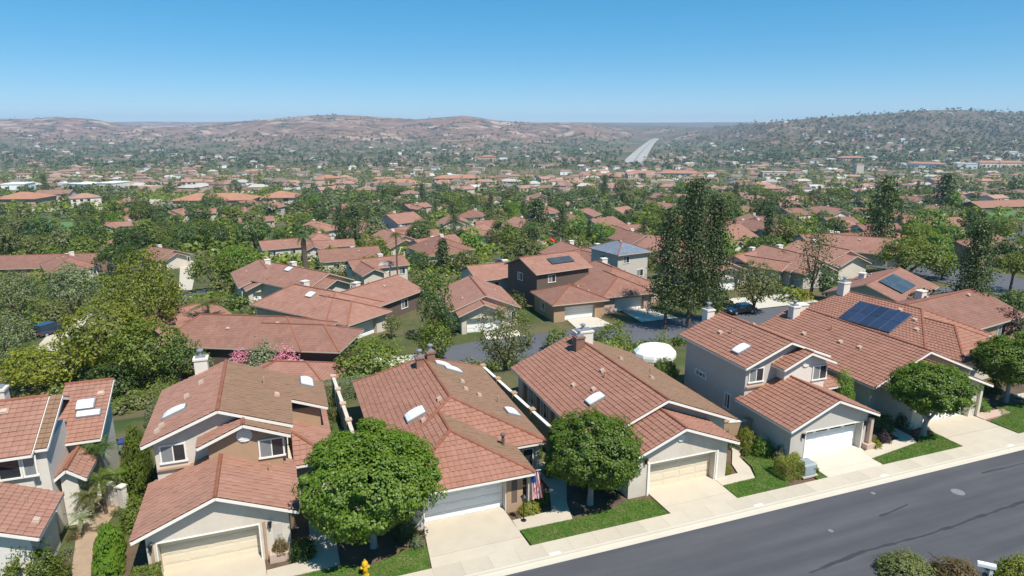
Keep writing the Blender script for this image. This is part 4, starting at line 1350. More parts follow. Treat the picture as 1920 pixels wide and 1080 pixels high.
def far_house_me(k):
    if k in FAR_ME:
        return FAR_ME[k]
    rr = random.Random(k + 50)
    kind = k % 4
    w, d = rr.uniform(15, 21), rr.uniform(11, 14)
    e = 3.0 + (2.6 if k % 3 == 0 else 0)
    wl = MB(); rf = MB(); wi = MB()
    wl.box(-w / 2 + .4, w / 2 - .4, .4, d - .4, -4, e)
    p = d * 0.17
    if kind in (0, 3):
        wl.prism_x([(.5, e), (d - .5, e), (d / 2, e + p - .15)], -w / 2 + .45, w / 2 - .45)
        for a_, b_ in ((0, d / 2), (d / 2, d)):
            za, zb = (e, e + p) if a_ == 0 else (e + p, e)
            rf.solid([(-w / 2, a_, za - .2), (w / 2, a_, za - .2), (w / 2, b_, zb - .2), (-w / 2, b_, zb - .2)], [(-w / 2, a_, za), (w / 2, a_, za), (w / 2, b_, zb), (-w / 2, b_, zb)])
    else:
        hf = d * .5
        A = (-w / 2 + hf, d / 2, e + p); B = (w / 2 - hf, d / 2, e + p)
        c = [(-w / 2, 0, e), (w / 2, 0, e), (w / 2, d, e), (-w / 2, d, e)]
        for q in ([c[0], c[1], B, A], [c[1], c[2], B], [c[2], c[3], A, B], [c[3], c[0], A]):
            rf.solid([(x, y, z - .2) for x, y, z in q], q)
    if kind == 3:
        gx = w * 0.22
        wl.prism_y([(gx - 3.2, -4), (gx + 3.2, -4), (gx + 3.2, e), (gx, e + 1.3), (gx - 3.2, e)], -2.6, 2)
        for sg in (-1, 1):
            rf.solid([(gx, -3, e + 1.35), (gx + sg * 3.8, -3, e - .2), (gx + sg * 3.8, d / 2, e - .2), (gx, d / 2, e + 1.35)][::sg],
                     [(gx, -3, e + 1.55), (gx + sg * 3.8, -3, e), (gx + sg * 3.8, d / 2, e), (gx, d / 2, e + 1.55)][::sg])
    for q in range(3):
        xx = -w * .36 + q * w * .22
        wi.box(xx - .8, xx + .8, .3, .42, .9, 2.2)
        if k % 3 == 0:
            wi.box(xx - .8, xx + .8, .3, .42, 3.6, 4.8)
    FAR_ME[k] = (wl.mesh("wall", WALLS[k % 4]), rf.mesh("roof", ROOF_FAR), wi.mesh("window", GLASS))
    return FAR_ME[k]


def far_house(label, px, py, k, rot=None, group=None, s=1.0):
    x, y, z, t = spot(px, py, 2.0)
    rr = random.Random(int(px * 31 + py))
    o = thing("house", label, "house", x, y, z, R(rr.uniform(0, 40)) if rot is None else rot, group)
    o.scale = (s, s, s)
    for nm, me in zip(("wall", "roof", "windows"), far_house_me(k % 12)):
        link(nm, me, o)
    return o


# long commercial buildings that can be told apart
def long_building(label, px0, px1, py, hgt, wall, roof, depth=22, kind='hip', cat="building"):
    xa, ya, za, _ = spot(px0, py, 0); xb, yb, zb, _ = spot(px1, py, 0)
    L_ = math.hypot(xb - xa, yb - ya); z = min(za, zb)
    o = thing("building", label, cat, xa, ya, z, math.atan2(yb - ya, xb - xa))
    m_ = MB(); m_.box(0, L_, 0, depth, -3, hgt); m_.build("wall", wall, o)
    r_ = MB()
    if kind == 'hip':
        p = depth * .16; hf = min(depth / 2, L_ / 2 - 1)
        c = [(-1, -1, hgt), (L_ + 1, -1, hgt), (L_ + 1, depth + 1, hgt), (-1, depth + 1, hgt)]
        A = (hf, depth / 2, hgt + p); B = (L_ - hf, depth / 2, hgt + p)
        for q in ([c[0], c[1], B, A], [c[1], c[2], B], [c[2], c[3], A, B], [c[3], c[0], A]):
            r_.solid([(x, y, zz - .3) for x, y, zz in q], q)
    else:
        r_.box(-.4, L_ + .4, -.4, depth + .4, hgt, hgt + .6)
    r_.build("roof", roof, o)
    n_ = max(2, int(L_ / 7))
    wm_ = MB(); wm_.box(-1.6, 1.6, -0.08, 0.05, 0.8, 2.6)
    wme = wm_.mesh("window", GLASS)
    for q in range(n_):
        w_ = link("window", wme, o, ((q + .5) * L_ / n_, 0, 0))
        if hgt > 6:
            link("window", wme, o, ((q + .5) * L_ / n_, 0, 3.2))
    return o


ORANGE = M("tile_orange", (0.37, 0.18, 0.11), var=0.15, scale=0.3)
long_building("long orange roofed shop building below the pale channel at left", 325, 470, 392, 6, STUCCO_PINK, ORANGE)
long_building("bright orange roofed building right of the pale channel", 492, 552, 388, 6.5, STUCCO, ORANGE)
long_building("orange roofed strip building at the left edge of the valley", -10, 68, 390, 6, STUCCO_PINK, ORANGE)
long_building("white flat roofed block in the left of the valley", 4, 48, 362, 8, DOOR_W, DOOR_W, kind='flat')
long_building("white flat roofed hall right of the white block in the valley", 128, 172, 358, 7, DOOR_W, DOOR_W, kind='flat')
long_building("pale flat roofed hall right of a dark clump of trees in the valley", 185, 214, 360, 8, STUCCO_W, DOOR_W, kind='flat')
long_building("row of orange roofed shops left of the highway foot", 1086, 1160, 334, 6.5, STUCCO_PINK, ORANGE)
long_building("orange roofed shop at the highway foot", 1172, 1226, 332, 7, STUCCO, ORANGE)
long_building("bright orange roofed market right of the highway foot", 1236, 1314, 334, 7.5, STUCCO_W, ORANGE)
long_building("pale roofed hall beyond the orange market", 1430, 1480, 333, 8, STUCCO, STUCCO_PINK, kind='flat')
long_building("long pink roofed building on the right valley side", 1574, 1622, 302, 8, STUCCO_PINK, ORANGE)
long_building("white and orange apartment block at the right of the valley", 1700, 1772, 316, 11, DOOR_W, ORANGE)
long_building("bright white apartment block right of the orange one", 1794, 1832, 318, 12, DOOR_W, STUCCO_W, kind='flat')
long_building("orange roofed apartment row at the right edge of the valley", 1836, 1925, 314, 10, STUCCO_W, ORANGE)
long_building("pale tower like block among trees right of the market", 1604, 1618, 332, 20, STUCCO, STUCCO_PINK, kind='flat', depth=14)
long_building("pink church hall on the far valley side", 900, 930, 303, 12, STUCCO_PINK, ORANGE)
long_building("orange roofed schoolhouse left of the valley centre", 600, 640, 346, 8, STUCCO, ORANGE)
long_building("long pink roofed row in the middle of the valley", 706, 790, 354, 7, STUCCO_PINK, ORANGE)
long_building("white walled row right of the long pink row in the valley", 815, 900, 345, 7, STUCCO_W, ORANGE)

# channel, highway, fields on the valley floor
patch("canal", [spot(272, 384)[:2], spot(560, 374)[:2], spot(556, 368)[:2], spot(272, 375)[:2]], CONCRETE, 0.6, "pale concrete flood channel across the left of the valley", step=30, world=True)
patch("canal", [spot(-20, 402)[:2], spot(240, 394)[:2], spot(240, 389)[:2], spot(-20, 396)[:2]], CONCRETE, 0.6, "pale concrete channel bank at the left of the valley", step=30, world=True)
cw0 = spot(268, 393); cw1 = spot(480, 384)
m_ = MB(); a_ = (cw0[0], cw0[1]); b_ = (cw1[0], cw1[1])
ang = math.atan2(b_[1] - a_[1], b_[0] - a_[0])
m_.box(0, math.hypot(b_[0] - a_[0], b_[1] - a_[1]), -0.4, 0.4, -3, 3.2)
o = m_.build("channel_wall", WATER_UT); o.location = (cw0[0], cw0[1], cw0[2]); o.rotation_euler = (0, 0, ang)
tag(o, "dark grey wall along the flood channel", "wall")
FIELD = M("field_green", (0.10, 0.19, 0.06), var=0.12, scale=0.05)
FIELD_T = M("field_tan", (0.30, 0.24, 0.16), var=0.12, scale=0.03)
patch("field", [spot(1815, 415)[:2], spot(1960, 414)[:2], spot(1960, 390)[:2], spot(1800, 393)[:2]], FIELD, 0.4, "bright green playing field at right", step=12, world=True)
patch("field", [spot(38, 446)[:2], spot(92, 444)[:2], spot(100, 414)[:2], spot(58, 414)[:2]], FIELD, 0.4, "green golf fairway between trees at left", step=12, world=True)
patch("field", [spot(112, 436)[:2], spot(138, 436)[:2], spot(136, 418)[:2], spot(114, 418)[:2]], FIELD, 0.4, "small green fairway patch at left", step=12, world=True)
patch("road", [spot(1845, 470)[:2], spot(1960, 452)[:2], spot(1960, 424)[:2], spot(1830, 425)[:2]], ASPHALT_FAR, 0.3, "grey parking street below the green field", step=8, world=True)
patch("field", [spot(820, 400)[:2], spot(1010, 398)[:2], spot(1010, 380)[:2], spot(820, 386)[:2]], FIELD_T, 0.4, "dry pale field in the middle of the valley", step=25, world=True)
patch("field", [spot(1240, 384)[:2], spot(1420, 384)[:2], spot(1400, 372)[:2], spot(1250, 372)[:2]], FIELD, 0.4, "pale green field behind the tall pines", step=25, world=True)
patch("field", [spot(1000, 345)[:2], spot(1330, 341)[:2], spot(1330, 336)[:2], spot(1000, 339)[:2]], FIELD_T, 0.4, "strip of dry grass below the orange roofed shops", step=40, world=True)
HW = M("highway_concrete", (0.36, 0.335, 0.295), var=0.06, scale=0.02)
hw_pts = [((1168, 306), (1206, 306)), ((1176, 297), (1212, 297)), ((1186, 288), (1216, 288)), ((1197, 279), (1221, 279)), ((1207, 271), (1226, 271)), ((1216, 265), (1231, 265)), ((1226, 260), (1237, 260))]
def on(px, py):
    x, y, z, t = spot(px, py, 3.0)
    return Vector((x, y, z + 5.0))


hp = [(on(*l_), on(*r_)) for l_, r_ in hw_pts]
hm = MB()
for (a0, b0), (a1, b1) in zip(hp, hp[1:]):
    for f0, f1, up_, mt_ in ((-.08, 0, -.6, 1), (0, .48, 0, 0), (.48, .52, .1, 1), (.52, 1, 0, 0), (1, 1.08, -.6, 1)):
        q_ = [a0.lerp(b0, f0), a0.lerp(b0, f1), a1.lerp(b1, f1), a1.lerp(b1, f0)]
        hm.solid([(p[0], p[1], p[2] - 30) for p in q_], [(p[0], p[1], p[2] + up_) for p in q_], mt_)
hw_o = structure("highway", hm, [HW, TERRAIN], "pale concrete highway climbing the gap in the far hills")
#==VEG==
# ---------------------------------------------------------------- vegetation
def quads_from(P, Nrm, L_, Wd, rng):
    """leaf quads: centres P, normals Nrm, length and width arrays -> vertices, faces (folded along the rib a little)"""
    n = len(P)
    Nrm = Nrm / np.maximum(np.linalg.norm(Nrm, axis=1, keepdims=True), 1e-6)
    a = rng.normal(size=(n, 3)); a -= Nrm * (a * Nrm).sum(1, keepdims=True)
    a /= np.maximum(np.linalg.norm(a, axis=1, keepdims=True), 1e-6)
    b = np.cross(Nrm, a)
    L_ = np.broadcast_to(L_, (n,))[:, None]; Wd = np.broadcast_to(Wd, (n,))[:, None]
    tip = a * L_ * .5; side = b * Wd * .5
    V = np.stack([P - tip, P + side * 1.0 - Nrm * Wd * .12, P + tip, P - side * 1.0 - Nrm * Wd * .12], 1)
    F = np.arange(n * 4).reshape(n, 4)
    return V.reshape(-1, 3), F


def crown_arrays(kind, n, leaf, seed, asp=1.0):
    """unit crown: x,y within +-.5, z 0..1; leaf length as a fraction of crown width; asp = height/width when placed"""
    rng = np.random.default_rng(seed)
    if kind in ('round', 'broad', 'shrub', 'dome', 'loose', 'tall'):
        K = {'round': 230, 'broad': 120, 'shrub': 70, 'dome': 150, 'loose': 45, 'tall': 110}[kind]
        d = rng.normal(size=(K * 3, 3)); d /= np.linalg.norm(d, axis=1, keepdims=True)
        if kind in ('shrub', 'dome'):
            d[:, 2] = np.abs(d[:, 2]) * 1.0 - 0.12
        if kind == 'broad':
            d = d[d[:, 2] > -0.45]
        d = d[:K]
        K = len(d)
        r = np.where(rng.random(K) < .78, rng.uniform(.70, .90, K), rng.uniform(.2, .7, K))
        if kind == 'loose':
            r = rng.uniform(.35, .95, K)
        bumpy = 1 + vnoise(d[:, 0] * 1.7 + seed, d[:, 2] * 1.7 + d[:, 1] * 1.3, seed) * (.13 if kind in ('round', 'dome', 'shrub', 'tall') else .28)
        C = d * (r * bumpy)[:, None]
        cr = {'round': .115, 'broad': .16, 'shrub': .2, 'dome': .15, 'loose': .2, 'tall': .165}[kind] * rng.uniform(.65, 1.25, K)
        if kind in ('shrub', 'dome'):
            C[:, 2] = C[:, 2] * 2 - 1 + .1
        idx = rng.integers(0, K, n)
        off = rng.normal(size=(n, 3)); off /= np.linalg.norm(off, axis=1, keepdims=True)
        P = C[idx] + off * (cr[idx] * rng.uniform(.45, 1.05, n) ** .6)[:, None]
        out = P / np.maximum(np.linalg.norm(P, axis=1, keepdims=True), .05)
        # part of the leaves fill the skin between the clumps so the crown does not fall apart into balls
        fl = rng.random(n) < (.24 if kind in ('round', 'dome', 'tall', 'shrub') else .2)
        dd = rng.normal(size=(n, 3)); dd /= np.linalg.norm(dd, axis=1, keepdims=True)
        if kind in ('shrub', 'dome'):
            dd[:, 2] = np.abs(dd[:, 2]) * 1.1 - .1
        rr_ = .85 + .20 * vnoise(dd[:, 0] * 3.1 + seed, dd[:, 1] * 3.1 + dd[:, 2] * 2.3, seed + 3) + .07 * vnoise(dd[:, 0] * 8 + seed, dd[:, 1] * 8 + dd[:, 2] * 7, seed + 5)
        pf = dd * (rr_ * rng.uniform(.86, 1.04, n))[:, None]
        if kind in ('shrub', 'dome'):
            pf[:, 2] = pf[:, 2] * 2 - 1 + .1
        P = np.where(fl[:, None], pf, P); off = np.where(fl[:, None], dd, off)
        out = P / np.maximum(np.linalg.norm(P, axis=1, keepdims=True), .05)
        Nn = off * .75 + out * .45 + np.array([.12, -.14, .5]) + rng.normal(size=(n, 3)) * .34
        P = P * .5; P[:, 2] += .5
        Pz = np.clip(P[:, 2], -.02, 1.05); P[:, 2] = Pz
    elif kind in ('conifer', 'pine', 'cypress', 'gum'):
        nb = {'conifer': 200, 'pine': 200, 'cypress': 150, 'gum': 80}[kind]
        t = rng.random(nb) ** (.8 if kind == 'conifer' else 1.0)
        if kind == 'conifer':
            R_ = .5 * (1 - t) ** .8 * rng.uniform(.6, 1.1, nb) + .03
        elif kind == 'cypress':
            R_ = .46 * np.sin(np.clip(t * .93 + .07, 0, 1) * math.pi) ** .55 * rng.uniform(.6, 1.1, nb)
        elif kind == 'gum':
            R_ = .46 * np.sin(np.clip(t * .8 + .16, 0, 1) * math.pi) ** .7 * rng.uniform(.3, 1.1, nb)
        else:
            R_ = .46 * (np.clip((1 - t) * 1.5, 0, 1) ** .7) * (.62 + .38 * np.abs(np.sin(t * 19 + seed))) * rng.uniform(.4, 1.15, nb)
        th = rng.uniform(0, 2 * math.pi, nb)
        C = np.stack([np.cos(th) * R_, np.sin(th) * R_, t * .97 + .02 - R_ * .08], 1)
        idx = rng.integers(0, nb, n)
        s_ = rng.random(n) ** .6
        P = C[idx].copy(); P[:, :2] *= (0.15 + .85 * s_)[:, None]
        cr = {'conifer': .095, 'pine': .125, 'cypress': .11, 'gum': .13}[kind]
        off = rng.normal(size=(n, 3)) * cr * (0.5 + .6 * s_)[:, None]; off[:, 2] *= .8 / max(asp, .5)
        P += off
        Nn = off * np.array([4, 4, 4 * asp]) + np.array([0, 0, .55]) + np.stack([np.cos(th[idx]), np.sin(th[idx]), th[idx] * 0], 1) * .35 + rng.normal(size=(n, 3)) * .5
        P[:, 2] = np.clip(P[:, 2], 0, 1.0)
    elif kind == 'hedge':
        P = rng.uniform(-.5, .5, (n, 3)); f = rng.integers(0, 5, n)
        P[f == 0, 0] = -.5; P[f == 1, 0] = .5; P[f == 2, 1] = -.5; P[f == 3, 1] = .5; P[f == 4, 2] = .5
        Nn = np.zeros((n, 3)); Nn[f == 0, 0] = -1; Nn[f == 1, 0] = 1; Nn[f == 2, 1] = -1; Nn[f == 3, 1] = 1; Nn[f == 4, 2] = 1
        w_ = vnoise(P[:, 0] * 7 + seed, P[:, 1] * 7 + P[:, 2] * 5, seed) * .06
        P = P * (1 + w_)[:, None] + rng.normal(size=(n, 3)) * .018
        ex = np.abs(P) > .42
        k_ = (ex.sum(1) >= 2)[:, None]
        P = np.where(k_, P * .955, P)
        Nn = Nn + rng.normal(size=(n, 3)) * .5
        P[:, 2] += .5
    return P, Nn, rng


CROWN_ME = {}


def crown_mesh(kind, n, leaf, seed, mat, asp=1.0):
    key = (kind, n, leaf, seed, mat, round(asp, 1))
    if key not in CROWN_ME:
        P, Nn, rng = crown_arrays(kind, n, leaf, seed, asp)
        S = np.array([1, 1, asp])
        V, F = quads_from(P * S, Nn / S, leaf * rng.uniform(.7, 1.25, n), leaf * .78 * rng.uniform(.75, 1.2, n), rng)
        V = V / S
        CROWN_ME[key] = np_mesh("crown", V, F, LEAF[mat])
    return CROWN_ME[key]


def trunk_mesh(h, r, split=0.55, seed=0, limbs=5, spread=.3, mat=None):
    """tapered trunk with limbs; h = height to the middle of the crown, spread = reach of the limbs"""
    rr = random.Random(seed); m_ = MB()
    z1 = h * split
    m_.tube([(0, 0, -.4), (0, 0, 0.05), (rr.uniform(-.05, .05), rr.uniform(-.05, .05), z1 * .6), (rr.uniform(-.08, .08), rr.uniform(-.08, .08), z1)], [r * 1.35, r * 1.15, r * .9, r * .8], 9)
    for k in range(limbs):
        t = 2 * math.pi * (k + rr.uniform(-.3, .3)) / limbs
        l_ = spread * rr.uniform(.7, 1.1); zz = h + rr.uniform(-.1, .35) * h
        m_.tube([(0, 0, z1 * rr.uniform(.85, 1)), (math.cos(t) * l_ * .4, math.sin(t) * l_ * .4, z1 + (zz - z1) * .45), (math.cos(t) * l_, math.sin(t) * l_, zz)], [r * .6, r * .42, r * .12], 6)
    return m_.mesh("trunk", mat or BARK)


TR_ME = {}


def plant(name, label, cat, x, y, z, w, h, kind, mat, n, leaf, seed, trunk=0.25, group=None, depth=None, rot=0.0, straight=False, tmat=None, trunk_r=None, limbs=5):
    """trunk = share of the height below the crown (0: a bush down to the ground)"""
    o = thing(name, label, cat, x, y, z, rot, group)
    hc = h * (1 - trunk)
    c = link("crown" if trunk else "foliage", crown_mesh(kind, n, leaf, seed, mat, min(4.0, max(.5, round(hc / w * 2) / 2))), o, (0, 0, h * trunk))
    c.scale = (w, depth or w, hc)
    c.rotation_euler = (0, 0, seed * 1.7 if not depth else 0)
    r_ = trunk_r or max(.07, min(.4, w * .035))
    if straight:
        m_ = MB(); m_.tube([(0, 0, -.5), (0, 0, h * .5), (0.1, 0, h * .97)], [r_ * 1.2, r_ * .8, r_ * .15], 7)
        tm = m_.mesh("trunk", tmat or BARK)
    elif trunk:
        tm = trunk_mesh(h * trunk + hc * .45, r_, min(.9, (h * trunk) / (h * trunk + hc * .45) * 1.05), seed, limbs, w * .3, tmat)
    else:
        tm = trunk_mesh(h * .5, r_ * .8, .35, seed, 4, w * .25, tmat)
    link("trunk" if trunk or straight else "stem", tm, o)
    return o


def px_tree(label, px, base, top, wpx, kind, mat, trunk=0.2, name="tree", cat="tree", n=3200, leaf=None, dy=0.0, group=None, **kw):
    x, y, z, t = spot(px, base)
    d = y * CP + (CAM_Z - z) * SP
    mpp = d / FPX
    w = wpx * mpp; h = max(1.0, (base - top) * mpp * 1.04)
    lf = 4.0 * mpp / w
    leaf = min((.032, .042, .055, .075, .1), key=lambda q: abs(math.log(q / lf)))
    n = int(4.7 / leaf ** 2 * max(.8, .8 * h * (1 - trunk) / w))
    n = int(n * (1.9 if kind in ('conifer', 'pine', 'cypress') else 1.0))
    n = min(11000, (n // 400 + 1) * 400)
    n = int(n * (.55 if kind == 'gum' else 1))
    return plant(name, label, cat, x, y, z, w, h, kind, mat, n, leaf, int(px * 7 + top) % 3 + 1, trunk, group, straight=kind in ('conifer', 'pine', 'cypress'), rot=(px * 0.37) % 6.28, **kw)


# street trees
def street_tree(label, u, v, w, h, trunk, seed, n, group, fork=False, mat='ficus', leaf=.030, du=0, dv=0):
    x, y = W(u, v)
    o = thing("street_tree", label, "tree", x, y, 0.1, 0, group)
    hc = h - trunk
    c = link("crown", crown_mesh('round', n, leaf, seed, mat, hc / w), o, (du * CA - dv * SA, du * SA + dv * CA, trunk))
    c.scale = (w, w, hc)
    m_ = MB()
    if fork:
        m_.tube([(0, 0, -.4), (0.05, 0, .1), (.1, .05, .9), (.15, 0, 1.25)], [.28, .22, .17, .16], 10)
        for dx, dy, r_ in ((-.9, .1, .11), (.35, .5, .12), (1.0, -.2, .10)):
            m_.tube([(.14, 0, 1.15), (.14 + dx * .5, dy * .5, 1.9), (dx, dy, 3.1)], [r_ * 1.2, r_, r_ * .5], 7)
    else:
        m_.tube([(0, 0, -.4), (0, 0, .1), (.03, 0, 1.0), (0, .05, trunk + .5)], [.26, .2, .155, .15], 10)
        for k in range(6):
            t = k * 1.05 + seed
            m_.tube([(0, 0, trunk + .2), (math.cos(t) * w * .15, math.sin(t) * w * .15, trunk + hc * .3), (math.cos(t) * w * .32, math.sin(t) * w * .32, trunk + hc * .6)], [.11, .08, .03], 6)
    m_.build("trunk", BARK_G, o)
    return o


G_ST = "clipped round street trees along the pavement"
street_tree("large round street tree nearest the camera, above a yellow hydrant", 3.5, 31.4, 7.9, 6.9, 1.35, 3, 52000, G_ST, leaf=.0205)
street_tree("round street tree on a slim pale trunk just right of the flag", 16.3, 31.1, 6.2, 6.05, 1.15, 11, 38000, G_ST, leaf=.024)
street_tree("round street tree with a forked trunk right of the bright white garage", 43.1, 30.7, 5.9, 5.8, 1.75, 21, 28000, G_ST, fork=True, mat='ficus', leaf=.026)
street_tree("round street tree cut by the right edge of the photo", 55.1, 32.8, 6.4, 5.8, 1.5, 5, 20000, G_ST, mat='ficus', leaf=.029, du=0.3)


def uv_shrub(label, u, v, w, h, kind='shrub', mat='mid', z=0.1, n=None, d=None, name="shrub", group=None, cat="shrub", leaf=None, turn=0.0):
    x, y = W(u, v)
    lf = leaf or max(.03, min(.06, .075 / w))
    n = n or int(min(11000, (16.0 if kind == 'hedge' else 9.0) / lf ** 2 * max(.7, h / w) * (1 if not d else max(1, .6 * d / w))))
    return plant(name, label, cat, x, y, z, w, h, kind, mat, n, round(lf, 3), int(u * 13 + v * 7) % 89, 0, group, depth=d, rot=STREET + R(turn))


# clipped bushes and hedges of the front gardens
uv_shrub("large dark green shrub at the foot of the left house, bottom left corner", -12.7, 33.9, 3.5, 2.5, 'dome', 'mid', 0)
uv_shrub("long light green clipped hedge beside the dirt path", -9.6, 35.0, 1.7, 1.6, 'dome', 'bright', 0, d=6.4, turn=9, name="hedge", cat="hedge")
uv_shrub("small boxy bush left of the brown gabled garage", -7.35, 31.5, 1.25, 1.25, 'hedge', 'mid', 0, d=1.2)
uv_shrub("tall dark hedge climbing between the two left houses", -9.75, 44.0, 2.1, 3.6, 'dome', 'mid', 0, d=9.5, turn=9, name="hedge", cat="hedge")
uv_shrub("loose pale green bush behind the tall dark hedge", -8.9, 48.5, 2.6, 3.8, 'dome', 'grey', 0)
uv_shrub("yellow green bush above the tall dark hedge beside the left roof", -8.6, 51.0, 3.2, 4.2, 'dome', 'mid', 0)
uv_shrub("green vine mound in front of the tall dark hedge", -8.9, 38.0, 1.6, 1.9, 'dome', 'mid', 0, d=2.4)
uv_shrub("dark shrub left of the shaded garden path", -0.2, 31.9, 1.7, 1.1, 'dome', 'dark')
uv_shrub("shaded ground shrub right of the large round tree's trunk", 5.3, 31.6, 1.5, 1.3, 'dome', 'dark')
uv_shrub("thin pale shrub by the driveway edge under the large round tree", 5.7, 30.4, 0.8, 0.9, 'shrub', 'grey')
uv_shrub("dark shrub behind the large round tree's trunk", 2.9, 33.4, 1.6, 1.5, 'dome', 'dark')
uv_shrub("rusty flowering plant in the brick planter", -1.2, 32.15, 0.9, 0.9, 'shrub', 'rust', 0.4)
uv_shrub("low clipped shrub under the flag", 12.6, 31.5, 1.5, 0.7, 'dome', 'yellow', d=1.1)
uv_shrub("low green shrub left of the garden path by the flag", 13.6, 32.3, 1.2, 0.8, 'dome', 'mid')
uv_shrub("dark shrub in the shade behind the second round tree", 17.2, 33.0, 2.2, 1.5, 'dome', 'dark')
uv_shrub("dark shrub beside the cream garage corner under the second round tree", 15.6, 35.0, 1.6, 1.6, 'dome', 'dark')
uv_shrub("low clipped yellow green shrub at the cream garage's right foot", 26.1, 31.4, 1.6, 0.65, 'dome', 'yellow', d=0.9)
uv_shrub("upright green shrub against the cream garage's right wall", 26.4, 32.4, 0.85, 1.9, 'dome', 'bright')
uv_shrub("dark shrub by the low brown wall", 28.6, 34.3, 1.3, 1.2, 'dome', 'dark')
uv_shrub("large clipped mound nearest the low brown wall, tallest of its row", 29.75, 33.6, 1.9, 1.7, 'dome', 'yellow')
uv_shrub("clipped mound in front of the largest mound", 30.1, 32.35, 1.7, 1.45, 'dome', 'bright')
uv_shrub("grey leaved bush between the clipped mounds and the grey house wall", 30.75, 31.5, 1.2, 1.1, 'dome', 'grey')
uv_shrub("small yellow bush at the corner of the white garage door", 31.35, 30.7, 1.1, 0.95, 'dome', 'yellow')
uv_shrub("small dark bush left of the clipped mounds by the winding path", 29.2, 32.9, 0.9, 0.6, 'dome', 'mid')
uv_shrub("boxy clipped hedge beside the grey utility box", 29.75, 29.55, 1.5, 1.15, 'hedge', 'yellow', d=1.2, name="hedge", cat="hedge")
uv_shrub("green shrub right of the grey utility box", 31.65, 29.4, 0.8, 0.7, 'dome', 'mid')
uv_shrub("low yellow green shrub in front of the grey house porch", 38.4, 30.7, 1.3, 0.55, 'dome', 'yellow')
uv_shrub("purple brown shrub right of the grey house porch", 39.7, 31.0, 1.1, 0.85, 'dome', 'purple')
uv_shrub("tall leafy shrub rising behind the grey house garage roof", 40.2, 35.4, 2.2, 4.2, 'dome', 'bright')
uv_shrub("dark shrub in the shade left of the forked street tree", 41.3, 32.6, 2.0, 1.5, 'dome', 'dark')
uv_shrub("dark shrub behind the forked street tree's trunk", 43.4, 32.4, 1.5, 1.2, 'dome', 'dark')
uv_shrub("round green bush on the lawn by the red brick path", 51.6, 32.4, 1.5, 1.0, 'dome', 'bright')
uv_shrub("dark bush by the porch right of the forked tree's driveway", 50.4, 33.2, 1.2, 1.2, 'dome', 'dark')
uv_shrub("dark clipped bush beside the rightmost driveway", 56.2, 34.6, 1.6, 1.4, 'dome', 'dark')
uv_shrub("tree fern like bush hanging over the garden wall beside the white tent", 29.9, 44.3, 2.6, 3.2, 'broad', 'mid', -0.1)
uv_shrub("low dark bush below the white tent", 30.6, 46.6, 2.4, 1.5, 'dome', 'mid', -0.1)
uv_shrub("boxy yellow green bush left of the white tent", 28.2, 50.9, 1.9, 1.4, 'hedge', 'yellow', -0.1, d=1.8)
uv_shrub("green bush behind the short pale garden wall", 1.9, 44.0, 2.0, 2.4, 'dome', 'mid', 0)
uv_shrub("bushy green shrub at the back of the short pale garden wall", 2.2, 48.5, 2.4, 2.6, 'dome', 'olive', 0)
uv_shrub("grey green hedge behind the hipped house, left", 5.0, 52.5, 5.5, 1.6, 'hedge', 'grey', -0.1, d=1.4, name="hedge", cat="hedge")
uv_shrub("small tree beside the shaded porch right of the hipped garage", 15.1, 37.6, 1.6, 2.6, 'dome', 'dark', 0)
for lab, px, py, wp, hp, kind, mat in (("grey green bush at the lower right corner across the street", 1700, 1078, 110, 44, 'dome', 'olive'),
                                       ("yellow green bush at the very corner across the street", 1912, 1102, 110, 72, 'dome', 'yellow'),
                                       ("dark stemmed bush below the white mailbox", 1790, 1090, 100, 52, 'dome', 'rust')):
    x, y, z, t = spot(px, py); mpp = (y * CP + 22 * SP) / FPX
    plant("shrub", lab, "shrub", x, y, 0, wp * mpp, hp * mpp, kind, mat, 5200, .036, int(px) % 83, 0)


# tropical clump between the two left houses
def palm(label, x, y, z, h, crown, fronds, mat, seed, trunk_r=.14, droop=.55, name="palm", cat="palm tree", group=None, up=.5, tmat=None, lean=0.0, blade=.05):
    o = thing(name, label, cat, x, y, z, 0, group)
    rr = random.Random(seed)
    m_ = MB(); m_.tube([(0, 0, -.5), (lean * .2, 0, h * .35), (lean * .6, 0, h * .7), (lean, 0, h)], [trunk_r * 1.3, trunk_r, trunk_r * .9, trunk_r * .8], 8)
    m_.build("trunk", tmat or BARK, o)
    c = MB(); L_ = crown / 2
    for k in range(fronds):
        t = 2 * math.pi * k / fronds * 2.618 + rr.uniform(-.2, .2); el = rr.uniform(-.35, 1.1) * up + .12
        prev = None
        dx, dy = math.cos(t), math.sin(t)
        ln = L_ * rr.uniform(.8, 1.15)
        for s_ in range(7):
            q = s_ / 6
            rd = ln * q * math.cos(el * (1 - q * .6)); zz = ln * (math.sin(el) * q - droop * q * q)
            w_ = ln * (.13 * math.sin(min(1, q * 1.05 + .12) * math.pi) + .008)
            c0 = Vector((dx * rd + lean, dy * rd, h + zz)); sd = Vector((-dy, dx, 0))
            cur = (c0 - sd * w_ + Vector((0, 0, -w_ * .5)), c0, c0 + sd * w_ + Vector((0, 0, -w_ * .5)))
            if prev:
                # leaflets: narrow strips either side of the rib
                for j in range(3):
                    f0, f1 = j / 3, j / 3 + .2
                    for a_ in (0, 2):
                        p0 = prev[1].lerp(cur[1], f0); p1 = prev[1].lerp(cur[1], f1)
                        e0 = prev[a_].lerp(cur[a_], min(1, f0 + .35)); e1 = prev[a_].lerp(cur[a_], min(1, f1 + .3))
                        c.poly([p0, p1, e1, e0])
            prev = cur
    c.build("crown", LEAF[mat], o)
    return o


